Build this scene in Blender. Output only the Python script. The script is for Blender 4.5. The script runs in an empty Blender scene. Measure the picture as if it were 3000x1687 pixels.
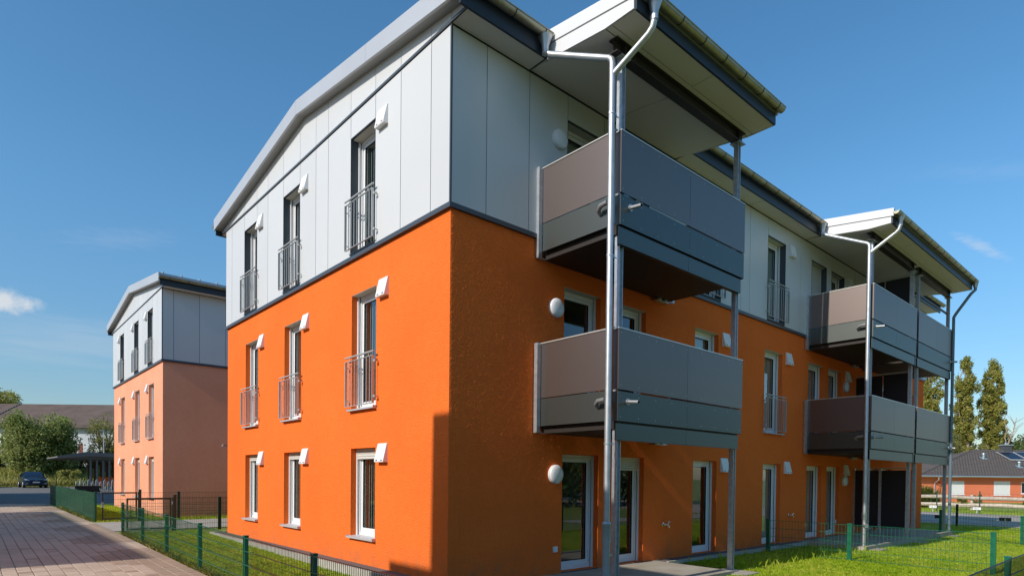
import bpy, bmesh, math, random
import numpy as np
from mathutils import Vector, Matrix

SC = bpy.context.scene
COL = SC.collection
R = math.radians

# ------------------------------------------------------------------ camera
cam_d = bpy.data.cameras.new("camera")
cam = bpy.data.objects.new("camera", cam_d)
COL.objects.link(cam)
SC.camera = cam
cam_d.sensor_width = 36.0
cam_d.lens = 36.0 * 1797.99 / 3000.0
cam_d.shift_x = 0.0
cam_d.shift_y = (1426.083 - 843.5) / 3000.0
cam_d.clip_start = 0.1
cam_d.clip_end = 4000.0
YAW, PITCH, ROLL = 0.8457, -0.0161, 0.0107
fw = Vector((math.cos(YAW) * math.cos(PITCH), math.sin(YAW) * math.cos(PITCH), math.sin(PITCH)))
rt = Vector((math.sin(YAW), -math.cos(YAW), 0.0))
up = rt.cross(fw)
r2 = rt * math.cos(ROLL) + up * math.sin(ROLL)
u2 = -rt * math.sin(ROLL) + up * math.cos(ROLL)
cam.matrix_world = Matrix(((r2.x, u2.x, -fw.x, -5.4581), (r2.y, u2.y, -fw.y, -7.622),
                           (r2.z, u2.z, -fw.z, 1.6309), (0, 0, 0, 1)))

# ------------------------------------------------------------------ sun, sky, exposure
SUN_A, SUN_B = 0.012, 0.67              # light travels (1, a, -b)
EL = math.atan2(SUN_B, math.hypot(1, SUN_A))
sun_d = bpy.data.lights.new("sun", 'SUN')
sun_d.energy = 3.85
sun_d.angle = R(0.53)
sun_d.color = (1.0, 0.93, 0.83)
sun = bpy.data.objects.new("sun", sun_d)
COL.objects.link(sun)
sun.rotation_euler = Vector((1, SUN_A, -SUN_B)).to_track_quat('-Z', 'Y').to_euler()
sun.location = (-30, 0, 30)

world = bpy.data.worlds.new("World")
SC.world = world
world.use_nodes = True
wt = world.node_tree
wn = wt.nodes
bg = wn['Background']
sky = wn.new('ShaderNodeTexSky')
sky.sky_type = 'NISHITA'
sky.sun_disc = False
sky.sun_elevation = EL
sky.sun_rotation = R(270) - math.atan(SUN_A)
sky.air_density = 1.0
sky.dust_density = 0.6
sky.ozone_density = 3.0
sky.altitude = 50
bg.inputs[1].default_value = 0.15
geo = wn.new('ShaderNodeTexCoord')
hsv = wn.new('ShaderNodeHueSaturation')
hsv.inputs['Saturation'].default_value = 1.20
hsv.inputs['Hue'].default_value = 0.491
wt.links.new(sky.outputs[0], hsv.inputs['Color'])


def wmath(op, a, b=None, clamp=False):
    n = wn.new('ShaderNodeMath')
    n.operation = op
    n.use_clamp = clamp
    for i, v in enumerate((a, b)):
        if v is None:
            continue
        if isinstance(v, (int, float)):
            n.inputs[i].default_value = v
        else:
            wt.links.new(v, n.inputs[i])
    return n.outputs[0]


def wdot(vec):
    n = wn.new('ShaderNodeVectorMath')
    n.operation = 'DOT_PRODUCT'
    wt.links.new(geo.outputs['Generated'], n.inputs[0])
    n.inputs[1].default_value = vec
    return n.outputs['Value']


def cloud(centre, half_w, half_h, scale, lo, hi, rough=0.6, stretch=(1, 1, 1), tilt=0.0):
    """soft patch of cloud in the sky round a direction, broken up by noise; returns a 0..1 mask"""
    c = Vector(centre).normalized()
    e = Vector((0, 0, 1)).cross(c).normalized()
    f = c.cross(e)
    e2 = e * math.cos(tilt) + f * math.sin(tilt)
    f2 = -e * math.sin(tilt) + f * math.cos(tilt)
    a = wmath('DIVIDE', wdot(e2), half_w)
    b = wmath('DIVIDE', wdot(f2), half_h)
    d = wmath('SQRT', wmath('ADD', wmath('MULTIPLY', a, a), wmath('MULTIPLY', b, b)))
    ell = wmath('SUBTRACT', 1.0, d, True)
    ell = wmath('MULTIPLY', ell, wmath('GREATER_THAN', wdot(c), 0.0))
    mp = wn.new('ShaderNodeMapping')
    mp.inputs['Scale'].default_value = stretch
    wt.links.new(geo.outputs['Generated'], mp.inputs[0])
    nz = wn.new('ShaderNodeTexNoise')
    nz.inputs['Scale'].default_value = scale
    nz.inputs['Detail'].default_value = 6
    nz.inputs['Roughness'].default_value = rough
    wt.links.new(mp.outputs[0], nz.inputs['Vector'])
    v = wmath('ADD', wmath('MULTIPLY', ell, 0.75), nz.outputs[0])
    mr = wn.new('ShaderNodeMapRange')
    mr.interpolation_type = 'SMOOTHSTEP'
    mr.inputs['From Min'].default_value = lo
    mr.inputs['From Max'].default_value = hi
    wt.links.new(v, mr.inputs['Value'])
    return wmath('MULTIPLY', mr.outputs[0], wmath('MULTIPLY', ell, 3.0, True), True)


m1 = cloud((0.030, 0.976, 0.209), 0.056, 0.024, 34, 0.66, 1.10)
m2 = cloud((0.940, 0.190, 0.292), 0.052, 0.010, 24, 0.58, 1.30, stretch=(2.5, 2.5, 10), tilt=R(38))
m3 = cloud((0.148, 0.941, 0.304), 0.110, 0.022, 20, 0.60, 1.35, stretch=(2, 2, 12), tilt=R(-12))
m4 = cloud((0.10, 0.975, 0.17), 0.30, 0.060, 9, 0.62, 1.45, stretch=(1, 1, 12))
m5 = cloud((0.90, 0.16, 0.36), 0.16, 0.018, 16, 0.60, 1.35, stretch=(2, 2, 10), tilt=R(14))
mask = wmath('MULTIPLY', m1, 0.9)
for m, k in ((m2, 0.32), (m3, 0.09), (m4, 0.22), (m5, 0.06)):
    mask = wmath('MAXIMUM', mask, wmath('MULTIPLY', m, k))
cmix = wn.new('ShaderNodeMix')
cmix.data_type = 'RGBA'
wt.links.new(mask, cmix.inputs['Factor'])
# the lower sky is a little duller than the clear-air model gives, the same all the way round
sep = wn.new('ShaderNodeSeparateXYZ')
wt.links.new(geo.outputs['Generated'], sep.inputs[0])
hz = wn.new('ShaderNodeMapRange')
hz.interpolation_type = 'SMOOTHSTEP'
hz.inputs['From Min'].default_value = -0.05
hz.inputs['From Max'].default_value = 0.42
hz.inputs['To Min'].default_value = 0.58
hz.inputs['To Max'].default_value = 1.0
wt.links.new(sep.outputs['Z'], hz.inputs['Value'])
dull = wn.new('ShaderNodeVectorMath')
dull.operation = 'SCALE'
wt.links.new(hsv.outputs[0], dull.inputs[0])
wt.links.new(hz.outputs[0], dull.inputs['Scale'])
wt.links.new(dull.outputs[0], cmix.inputs['A'])
cmix.inputs['B'].default_value = (4.1, 4.3, 4.5, 1)
wt.links.new(cmix.outputs['Result'], bg.inputs[0])

vs = SC.view_settings
vs.view_transform = 'Standard'
vs.look = 'None'
vs.exposure = 0.22
vs.gamma = 1.0
vs.use_curve_mapping = False
SC.cycles.max_bounces = 8
SC.cycles.transparent_max_bounces = 16

# ------------------------------------------------------------------ materials
MATS = {}


def mat(name, col, rough=0.5, metal=0.0, spec=0.5, noise=None, bump=None, ior=1.5):
    """Principled material. noise=(scale, amount[, col2]) mottles the colour, bump=(scale, strength, distance)"""
    m = bpy.data.materials.new(name)
    m.use_nodes = True
    nt = m.node_tree
    b = nt.nodes['Principled BSDF']
    b.inputs['Base Color'].default_value = (*col, 1)
    b.inputs['Roughness'].default_value = rough
    b.inputs['Metallic'].default_value = metal
    b.inputs['Specular IOR Level'].default_value = spec
    b.inputs['IOR'].default_value = ior
    tc = nt.nodes.new('ShaderNodeTexCoord')
    if noise:
        nz = nt.nodes.new('ShaderNodeTexNoise')
        nz.inputs['Scale'].default_value = noise[0]
        nz.inputs['Detail'].default_value = 5
        nz.inputs['Roughness'].default_value = 0.6
        nt.links.new(tc.outputs['Object'], nz.inputs['Vector'])
        mr = nt.nodes.new('ShaderNodeMapRange')
        mr.inputs['From Min'].default_value = 0.3
        mr.inputs['From Max'].default_value = 0.7
        nt.links.new(nz.outputs[0], mr.inputs['Value'])
        mx = nt.nodes.new('ShaderNodeMix')
        mx.data_type = 'RGBA'
        c2 = noise[2] if len(noise) > 2 else tuple(c * (1 - noise[1]) for c in col)
        mx.inputs['A'].default_value = (*col, 1)
        mx.inputs['B'].default_value = (*c2, 1)
        nt.links.new(mr.outputs[0], mx.inputs['Factor'])
        nt.links.new(mx.outputs['Result'], b.inputs['Base Color'])
    if bump:
        nb = nt.nodes.new('ShaderNodeTexNoise')
        nb.inputs['Scale'].default_value = bump[0]
        nb.inputs['Detail'].default_value = 3
        nb.inputs['Roughness'].default_value = 0.65
        nt.links.new(tc.outputs['Object'], nb.inputs['Vector'])
        bp = nt.nodes.new('ShaderNodeBump')
        bp.inputs['Strength'].default_value = bump[1]
        bp.inputs['Distance'].default_value = bump[2]
        nt.links.new(nb.outputs[0], bp.inputs['Height'])
        nt.links.new(bp.outputs[0], b.inputs['Normal'])
    MATS[name] = m
    return m




def stucco(name, col, grain=34):
    """through-coloured render: fine grain, slow tone drift, faint rain streaks, splashed dirt along the foot"""
    m = bpy.data.materials.new(name)
    m.use_nodes = True
    nt = m.node_tree
    b = nt.nodes['Principled BSDF']
    b.inputs['Roughness'].default_value = 0.95
    b.inputs['Specular IOR Level'].default_value = 0.1
    tc = nt.nodes.new('ShaderNodeTexCoord')

    def noise(scale, detail=4, stretch=None):
        n = nt.nodes.new('ShaderNodeTexNoise')
        n.inputs['Scale'].default_value = scale
        n.inputs['Detail'].default_value = detail
        n.inputs['Roughness'].default_value = 0.62
        src = tc.outputs['Object']
        if stretch:
            mp = nt.nodes.new('ShaderNodeMapping')
            mp.inputs['Scale'].default_value = stretch
            nt.links.new(src, mp.inputs[0])
            src = mp.outputs[0]
        nt.links.new(src, n.inputs['Vector'])
        return n.outputs[0]

    def rng_(v, a, b_, lo, hi):
        r = nt.nodes.new('ShaderNodeMapRange')
        r.inputs['From Min'].default_value = a
        r.inputs['From Max'].default_value = b_
        r.inputs['To Min'].default_value = lo
        r.inputs['To Max'].default_value = hi
        nt.links.new(v, r.inputs['Value'])
        return r.outputs[0]

    def mul(a, b_):
        n = nt.nodes.new('ShaderNodeMath')
        n.operation = 'MULTIPLY'
        for i, v in enumerate((a, b_)):
            if isinstance(v, (int, float)):
                n.inputs[i].default_value = v
            else:
                nt.links.new(v, n.inputs[i])
        return n.outputs[0]

    def mix(f, a, b_):
        n = nt.nodes.new('ShaderNodeMix')
        n.data_type = 'RGBA'
        nt.links.new(f, n.inputs['Factor'])
        for k, v in (('A', a), ('B', b_)):
            if isinstance(v, tuple):
                n.inputs[k].default_value = (*v, 1)
            else:
                nt.links.new(v, n.inputs[k])
        return n.outputs['Result']
    c = mix(rng_(noise(0.55, 3), 0.35, 0.68, 0, 1), col, tuple(x * k for x, k in zip(col, (0.93, 0.87, 0.85))))
    c = mix(rng_(noise(9, 5), 0.42, 0.72, 0, 0.55), c, tuple(x * k for x, k in zip(col, (0.90, 0.80, 0.78))))
    c = mix(rng_(noise(26, 3), 0.56, 0.74, 0, 0.5), c, tuple(x * k for x, k in zip(col, (0.82, 0.70, 0.65))))
    c = mix(rng_(noise(1.6, 4, (4.5, 4.5, 0.22)), 0.60, 0.80, 0, 0.30), c, tuple(x * k for x, k in zip(col, (0.78, 0.72, 0.80))))
    sx = nt.nodes.new('ShaderNodeSeparateXYZ')
    nt.links.new(tc.outputs['Object'], sx.inputs[0])
    foot = mul(rng_(sx.outputs['Z'], 0.0, 0.55, 1, 0), rng_(noise(3.2, 6), 0.36, 0.66, 0, 0.75))
    c = mix(foot, c, (col[0] * 0.55, col[1] * 0.7 + 0.03, col[2] * 0.8 + 0.03))
    nt.links.new(c, b.inputs['Base Color'])
    bp = nt.nodes.new('ShaderNodeBump')
    bp.inputs['Strength'].default_value = 0.9
    bp.inputs['Distance'].default_value = 0.022
    nt.links.new(noise(grain, 4), bp.inputs['Height'])
    nt.links.new(bp.outputs[0], b.inputs['Normal'])
    MATS[name] = m


stucco('orange_stucco', (0.91, 0.186, 0.034))
stucco('salmon_stucco', (0.90, 0.40, 0.245))
mat('pale_stucco', (0.62, 0.56, 0.47), 0.95, spec=0.1, noise=(0.7, 0.1), bump=(55, 0.8, 0.012))
mat('red_stucco', (0.66, 0.19, 0.10), 0.95, spec=0.1, noise=(0.9, 0.06), bump=(45, 0.4, 0.01))
mat('white_panel', (0.60, 0.605, 0.60), 0.38, spec=0.4, noise=(0.35, 0.04))
mat('panel_backing', (0.03, 0.035, 0.04), 0.8)
mat('slate_metal', (0.055, 0.068, 0.082), 0.4, spec=0.5)
mat('dark_fascia', (0.018, 0.024, 0.032), 0.45)
mat('verge_metal', (0.50, 0.51, 0.53), 0.42, metal=0.25, noise=(0.6, 0.08))
mat('roof_white', (0.66, 0.66, 0.67), 0.45)
mat('roof_sheet', (0.42, 0.43, 0.44), 0.4, metal=0.5, noise=(0.8, 0.12))
mat('verge_soffit', (0.30, 0.30, 0.30), 0.5)
mat('soffit_panel', (0.74, 0.685, 0.67), 0.5, noise=(0.4, 0.05))
mat('old_zinc', (0.40, 0.385, 0.31), 0.42, metal=0.75, noise=(4.5, 0.4, (0.27, 0.25, 0.17)))
mat('zinc_pipe', (0.55, 0.57, 0.59), 0.46, metal=0.75, noise=(6, 0.22))
mat('grey_plastic_pipe', (0.12, 0.17, 0.21), 0.4)
mat('shaded_zinc', (0.42, 0.46, 0.49), 0.45, metal=0.5, noise=(5, 0.15))  # pipe zinc again, its colour darkened and blued for the shade on the boot
mat('galvanised', (0.60, 0.63, 0.66), 0.40, metal=0.7, noise=(14, 0.30))
mat('railing_steel', (0.50, 0.51, 0.50), 0.42, metal=0.4)
mat('dark_beam', (0.030, 0.023, 0.021), 0.45)
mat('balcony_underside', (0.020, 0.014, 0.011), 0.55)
mat('balcony_panel', (0.225, 0.185, 0.170), 0.45, metal=0.95, spec=0.6, noise=(0.5, 0.05))
mat('balcony_apron', (0.130, 0.143, 0.135), 0.45, metal=0.95, spec=0.6, noise=(0.5, 0.05))
mat('screen_panel', (0.016, 0.015, 0.020), 0.4)
mat('rail_light', (0.62, 0.60, 0.56), 0.4, metal=0.5)
mat('white_pvc', (0.74, 0.745, 0.75), 0.32, spec=0.5)
mat('window_gasket', (0.012, 0.014, 0.018), 0.6)
mat('shutter_slat', (0.62, 0.61, 0.56), 0.5)
mat('alu_sill', (0.56, 0.56, 0.57), 0.45, metal=0.3)
mat('lintel_board', (0.60, 0.575, 0.50), 0.6)
mat('room_dark', (0.22, 0.21, 0.185), 0.9)
mat('blind_slat', (0.56, 0.57, 0.53), 0.7)
mat('white_paint', (0.78, 0.78, 0.78), 0.4)
mat('lamp_glass', (0.76, 0.77, 0.78), 0.25)
mat('chrome', (0.7, 0.7, 0.7), 0.18, metal=1.0)
mat('green_coat', (0.008, 0.125, 0.070), 0.32, spec=0.5)
mat('dark_green_coat', (0.010, 0.060, 0.035), 0.35, spec=0.6)
mat('anthracite_coat', (0.016, 0.019, 0.020), 0.4)
mat('bronze_coat', (0.055, 0.050, 0.034), 0.5)
mat('green_strip', (0.020, 0.075, 0.036), 0.5, noise=(3, 0.2))
mat('black_rubber', (0.012, 0.012, 0.012), 0.8)
mat('concrete', (0.40, 0.365, 0.30), 0.9, noise=(1.6, 0.35, (0.30, 0.25, 0.185)), bump=(60, 0.25, 0.004))
mat('kerb_concrete', (0.46, 0.43, 0.38), 0.9, noise=(5, 0.2), bump=(50, 0.3, 0.004))
mat('dark_strip', (0.17, 0.145, 0.135), 0.95, noise=(40, 0.5), bump=(70, 0.6, 0.012))
mat('path_paving', (0.40, 0.36, 0.305), 0.9, noise=(2, 0.18), bump=(40, 0.3, 0.004))
mat('paver', (0.54, 0.435, 0.335), 0.9, noise=(0.9, 0.3, (0.44, 0.34, 0.255)), bump=(60, 0.3, 0.004))
mat('paver_brown', (0.40, 0.295, 0.21), 0.9, noise=(0.9, 0.3), bump=(60, 0.3, 0.004))
mat('paver_bed', (0.27, 0.215, 0.165), 0.95, noise=(6, 0.3))
mat('asphalt', (0.14, 0.135, 0.13), 0.92, noise=(2, 0.2), bump=(60, 0.4, 0.006))
mat('asphalt_road', (0.40, 0.345, 0.285), 0.92, noise=(1.2, 0.25), bump=(50, 0.4, 0.006))
mat('car_paint', (0.010, 0.022, 0.052), 0.18, spec=0.7, metal=0.3)
mat('car_paint_light', (0.13, 0.22, 0.28), 0.2, spec=0.7, metal=0.3)
mat('car_glass', (0.012, 0.018, 0.022), 0.06, spec=0.9)
mat('headlight_glass', (0.42, 0.45, 0.48), 0.12, spec=0.8)
mat('plate_white', (0.72, 0.74, 0.76), 0.4)
mat('sign_white', (0.75, 0.75, 0.74), 0.5)
mat('sign_ink', (0.05, 0.05, 0.06), 0.6)
mat('rail_wood', (0.56, 0.47, 0.385), 0.85, noise=(7, 0.35), bump=(20, 0.5, 0.01))
mat('brown_wood', (0.085, 0.042, 0.022), 0.8, noise=(6, 0.4))
mat('bark', (0.13, 0.10, 0.07), 0.9, noise=(7, 0.4), bump=(16, 0.7, 0.03))
mat('pale_bark', (0.36, 0.27, 0.19), 0.9, noise=(7, 0.35))
mat('roof_tile', (0.115, 0.098, 0.090), 0.75, noise=(3, 0.28))
mat('barn_roof', (0.150, 0.105, 0.085), 0.85, noise=(0.5, 0.4), bump=(3, 0.5, 0.05))
mat('barn_wall', (0.50, 0.53, 0.56), 0.85, noise=(0.7, 0.2))
mat('brick_red', (0.22, 0.07, 0.045), 0.9, noise=(3, 0.3))
mat('solar_glass', (0.012, 0.016, 0.028), 0.25, spec=0.4)
mat('zinc_vent', (0.36, 0.44, 0.46), 0.4, metal=0.6)
mat('chimney_slate', (0.075, 0.078, 0.085), 0.6, noise=(12, 0.3))
mat('shelter_steel', (0.15, 0.145, 0.145), 0.5)
mat('stone', (0.35, 0.33, 0.30), 0.9, noise=(4, 0.3))
mat('flower_red', (0.6, 0.03, 0.02), 0.6)


def board_tone(name, lo, hi):
    """each board (object) of this material gets its own slight tone"""
    m = MATS[name]
    nt = m.node_tree
    b = nt.nodes['Principled BSDF']
    src = b.inputs['Base Color'].links[0].from_socket
    oi_ = nt.nodes.new('ShaderNodeObjectInfo')
    mr = nt.nodes.new('ShaderNodeMapRange')
    mr.inputs['To Min'].default_value = lo
    mr.inputs['To Max'].default_value = hi
    nt.links.new(oi_.outputs['Random'], mr.inputs['Value'])
    vm = nt.nodes.new('ShaderNodeVectorMath')
    vm.operation = 'SCALE'
    nt.links.new(src, vm.inputs[0])
    nt.links.new(mr.outputs[0], vm.inputs['Scale'])
    nt.links.new(vm.outputs[0], b.inputs['Base Color'])


board_tone('white_panel', 0.955, 1.02)
board_tone('paver', 0.80, 1.06)
board_tone('paver_brown', 0.82, 1.05)
board_tone('balcony_panel', 0.95, 1.04)
board_tone('balcony_apron', 0.94, 1.05)
board_tone('kerb_concrete', 0.85, 1.05)
board_tone('green_strip', 0.75, 1.15)
board_tone('rail_wood', 0.85, 1.1)


def glass_material():
    m = bpy.data.materials.new('window_glass')
    m.use_nodes = True
    nt = m.node_tree
    for n in list(nt.nodes):
        nt.nodes.remove(n)
    out = nt.nodes.new('ShaderNodeOutputMaterial')
    mix = nt.nodes.new('ShaderNodeMixShader')
    tr = nt.nodes.new('ShaderNodeBsdfTransparent')
    tr.inputs[0].default_value = (0.80, 0.84, 0.81, 1)
    gl = nt.nodes.new('ShaderNodeBsdfGlossy')
    gl.inputs['Roughness'].default_value = 0.004
    gl.inputs['Color'].default_value = (0.95, 0.97, 1, 1)
    fr = nt.nodes.new('ShaderNodeFresnel')
    fr.inputs[0].default_value = 1.52
    k = nt.nodes.new('ShaderNodeMath')
    k.operation = 'MULTIPLY'
    k.use_clamp = True
    k.inputs[1].default_value = 2.2
    nt.links.new(fr.outputs[0], k.inputs[0])
    gm = nt.nodes.new('ShaderNodeNewGeometry')
    inv = nt.nodes.new('ShaderNodeMath')
    inv.operation = 'SUBTRACT'
    inv.inputs[0].default_value = 1.0
    nt.links.new(gm.outputs['Backfacing'], inv.inputs[1])
    k2 = nt.nodes.new('ShaderNodeMath')
    k2.operation = 'MULTIPLY'
    nt.links.new(k.outputs[0], k2.inputs[0])
    nt.links.new(inv.outputs[0], k2.inputs[1])
    nt.links.new(k2.outputs[0], mix.inputs[0])
    nt.links.new(tr.outputs[0], mix.inputs[1])
    nt.links.new(gl.outputs[0], mix.inputs[2])
    nt.links.new(mix.outputs[0], out.inputs[0])
    MATS['window_glass'] = m


glass_material()


def leaf_material(name, c1, c2, c3, scale=1.2, trans=0.35):
    m = bpy.data.materials.new(name)
    m.use_nodes = True
    nt = m.node_tree
    b = nt.nodes['Principled BSDF']
    out = nt.nodes['Material Output']
    b.inputs['Roughness'].default_value = 0.55
    b.inputs['Specular IOR Level'].default_value = 0.3
    tc = nt.nodes.new('ShaderNodeTexCoord')
    nz = nt.nodes.new('ShaderNodeTexNoise')
    nz.inputs['Scale'].default_value = scale
    nz.inputs['Detail'].default_value = 4
    nt.links.new(tc.outputs['Object'], nz.inputs['Vector'])
    wnz = nt.nodes.new('ShaderNodeTexWhiteNoise')
    sn = nt.nodes.new('ShaderNodeVectorMath')
    sn.operation = 'SNAP'
    sn.inputs[1].default_value = (0.11, 0.11, 0.11)
    nt.links.new(tc.outputs['Object'], sn.inputs[0])
    nt.links.new(sn.outputs[0], wnz.inputs['Vector'])
    add = nt.nodes.new('ShaderNodeMath')
    add.operation = 'MULTIPLY_ADD'
    add.inputs[1].default_value = 0.45
    nt.links.new(wnz.outputs[0], add.inputs[0])
    nt.links.new(nz.outputs[0], add.inputs[2])
    rp = nt.nodes.new('ShaderNodeValToRGB')
    rp.color_ramp.elements[0].position = 0.42
    rp.color_ramp.elements[0].color = (*c1, 1)
    rp.color_ramp.elements[1].position = 0.98
    rp.color_ramp.elements[1].color = (*c3, 1)
    e = rp.color_ramp.elements.new(0.70)
    e.color = (*c2, 1)
    nt.links.new(add.outputs[0], rp.inputs[0])
    nt.links.new(rp.outputs[0], b.inputs['Base Color'])
    tl = nt.nodes.new('ShaderNodeBsdfTranslucent')
    nt.links.new(rp.outputs[0], tl.inputs[0])
    mx = nt.nodes.new('ShaderNodeMixShader')
    mx.inputs[0].default_value = trans
    nt.links.new(b.outputs[0], mx.inputs[1])
    nt.links.new(tl.outputs[0], mx.inputs[2])
    nt.links.new(mx.outputs[0], out.inputs[0])
    MATS[name] = m
    return m


leaf_material('grass_blade', (0.25, 0.39, 0.012), (0.40, 0.55, 0.018), (0.56, 0.60, 0.07), 0.38, 0.5)
leaf_material('lawn_soil', (0.14, 0.19, 0.02), (0.21, 0.26, 0.03), (0.29, 0.28, 0.08), 0.4, 0.0)
leaf_material('dry_grass', (0.22, 0.26, 0.05), (0.38, 0.38, 0.09), (0.52, 0.44, 0.17), 0.35, 0.4)
leaf_material('bush_leaf', (0.11, 0.155, 0.035), (0.23, 0.275, 0.07), (0.40, 0.42, 0.16), 0.7, 0.45)
leaf_material('poplar_leaf', (0.14, 0.16, 0.035), (0.29, 0.29, 0.06), (0.46, 0.41, 0.11), 0.45, 0.45)
leaf_material('birch_leaf', (0.13, 0.15, 0.04), (0.24, 0.24, 0.07), (0.36, 0.33, 0.11), 0.5, 0.45)
leaf_material('deep_leaf', (0.05, 0.085, 0.022), (0.10, 0.15, 0.036), (0.19, 0.22, 0.06), 0.5, 0.4)
leaf_material('yellow_leaf', (0.09, 0.12, 0.018), (0.16, 0.17, 0.025), (0.26, 0.24, 0.05), 0.9)


# ------------------------------------------------------------------ mesh helpers
class MB:
    """collects shapes and builds them as one mesh object"""

    def __init__(s):
        s.v, s.f = [], []

    def add(s, vs, fs):
        k = len(s.v)
        s.v.extend(vs)
        s.f.extend(tuple(i + k for i in f) for f in fs)
        return s

    def box(s, x0, x1, y0, y1, z0, z1):
        return s.add([(x0, y0, z0), (x1, y0, z0), (x1, y1, z0), (x0, y1, z0),
                      (x0, y0, z1), (x1, y0, z1), (x1, y1, z1), (x0, y1, z1)],
                     [(0, 3, 2, 1), (4, 5, 6, 7), (0, 1, 5, 4), (1, 2, 6, 5), (2, 3, 7, 6), (3, 0, 4, 7)])

    def quad(s, a, b, c, d):
        return s.add([a, b, c, d], [(0, 1, 2, 3)])

    def prism(s, poly, axis, a, b):
        """poly: list of 2-D points in the plane across axis (x: (y,z), y: (x,z), z: (x,y))"""
        n = len(poly)

        def p(q, t):
            return {'x': (t, q[0], q[1]), 'y': (q[0], t, q[1]), 'z': (q[0], q[1], t)}[axis]
        vs = [p(q, a) for q in poly] + [p(q, b) for q in poly]
        fs = [tuple(range(n))[::-1], tuple(range(n, 2 * n))]
        fs += [(i, (i + 1) % n, (i + 1) % n + n, i + n) for i in range(n)]
        return s.add(vs, fs)

    def tube(s, pts, r, n=8, caps=True):
        pts = [Vector(p) for p in pts]
        rs = r if isinstance(r, (list, tuple)) else [r] * len(pts)
        rings = []
        t0 = (pts[1] - pts[0]).normalized()
        ref = Vector((0, 0, 1)) if abs(t0.z) < 0.9 else Vector((1, 0, 0))
        for i, p in enumerate(pts):
            if i == 0:
                t = t0
            elif i == len(pts) - 1:
                t = (pts[i] - pts[i - 1]).normalized()
            else:
                t = ((pts[i + 1] - p).normalized() + (p - pts[i - 1]).normalized()).normalized()
            a = (ref - t * ref.dot(t))
            if a.length < 1e-4:
                a = t.orthogonal()
            a.normalize()
            ref = a
            b = t.cross(a)
            rings.append([tuple(p + (a * math.cos(2 * math.pi * k / n) + b * math.sin(2 * math.pi * k / n)) * rs[i])
                          for k in range(n)])
        vs = [v for rg in rings for v in rg]
        fs = []
        for i in range(len(rings) - 1):
            for k in range(n):
                fs.append((i * n + k, i * n + (k + 1) % n, (i + 1) * n + (k + 1) % n, (i + 1) * n + k))
        if caps:
            fs.append(tuple(range(n))[::-1])
            fs.append(tuple(range((len(rings) - 1) * n, len(rings) * n)))
        return s.add(vs, fs)

    def obox(s, p, q, w, h):
        """bar from p to q, width w (horizontal), height h"""
        p, q = Vector(p), Vector(q)
        t = (q - p).normalized()
        side = t.cross(Vector((0, 0, 1)))
        if side.length < 1e-4:
            side = Vector((1, 0, 0))
        side.normalize()
        upv = side.cross(t)
        vs = []
        for e in (p, q):
            for a, b in ((-1, -1), (1, -1), (1, 1), (-1, 1)):
                vs.append(tuple(e + side * a * w / 2 + upv * b * h / 2))
        return s.add(vs, [(0, 1, 2, 3), (7, 6, 5, 4), (0, 4, 5, 1), (1, 5, 6, 2), (2, 6, 7, 3), (3, 7, 4, 0)])

    def lathe(s, prof, n=24, axis='z', c=(0, 0, 0)):
        """prof: (radius, height) pairs"""
        vs, fs = [], []
        for r, h in prof:
            for k in range(n):
                a = 2 * math.pi * k / n
                x, y = r * math.cos(a), r * math.sin(a)
                p = {'z': (x, y, h), 'y': (x, h, y), 'x': (h, x, y)}[axis]
                vs.append((p[0] + c[0], p[1] + c[1], p[2] + c[2]))
        m = len(prof)
        for i in range(m - 1):
            for k in range(n):
                fs.append((i * n + k, i * n + (k + 1) % n, (i + 1) * n + (k + 1) % n, (i + 1) * n + k))
        fs.append(tuple(range(n))[::-1])
        fs.append(tuple(range((m - 1) * n, m * n)))
        return s.add(vs, fs)

    def mesh(s, name, m, smooth=False, recalc=True):
        me = bpy.data.meshes.new(name)
        me.from_pydata(s.v, [], s.f)
        if recalc:
            bm = bmesh.new()
            bm.from_mesh(me)
            bmesh.ops.recalc_face_normals(bm, faces=bm.faces)
            bm.to_mesh(me)
            bm.free()
        me.materials.append(MATS[m] if isinstance(m, str) else m)
        if smooth:
            me.shade_smooth() if hasattr(me, 'shade_smooth') else None
            try:
                me.set_sharp_from_angle(angle=R(40))
            except Exception:
                pass
        me.update()
        return me

    def build(s, name, m, parent=None, loc=(0, 0, 0), rz=0.0, smooth=False, recalc=True):
        return link(name, s.mesh(name, m, smooth, recalc), parent, loc, rz)


def link(name, me, parent=None, loc=(0, 0, 0), rz=0.0):
    o = bpy.data.objects.new(name, me)
    COL.objects.link(o)
    o.location = loc
    o.rotation_euler = (0, 0, rz)
    if parent:
        o.parent = parent
    return o


def thing(name, label, cat, loc=(0, 0, 0), rz=0.0, group=None):
    o = bpy.data.objects.new(name, None)
    o.empty_display_size = 0.3
    COL.objects.link(o)
    o.location = loc
    o.rotation_euler = (0, 0, rz)
    tag(o, label, cat, group)
    return o


def tag(o, label, cat, group=None):
    o['label'] = label
    o['category'] = cat
    if group:
        o['group'] = group
    return o


def kind(o, k):
    o['kind'] = k
    return o


def copy_tree(o, loc, rz=0.0, label=None, parent=None):
    c = o.copy()
    COL.objects.link(c)
    if parent is None:
        c.location = loc
        c.rotation_euler = (0, 0, rz)
        if label:
            c['label'] = label
    else:
        c.parent = parent
    for ch in list(o.children):
        copy_tree(ch, None, 0, None, c)
    return c


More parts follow.
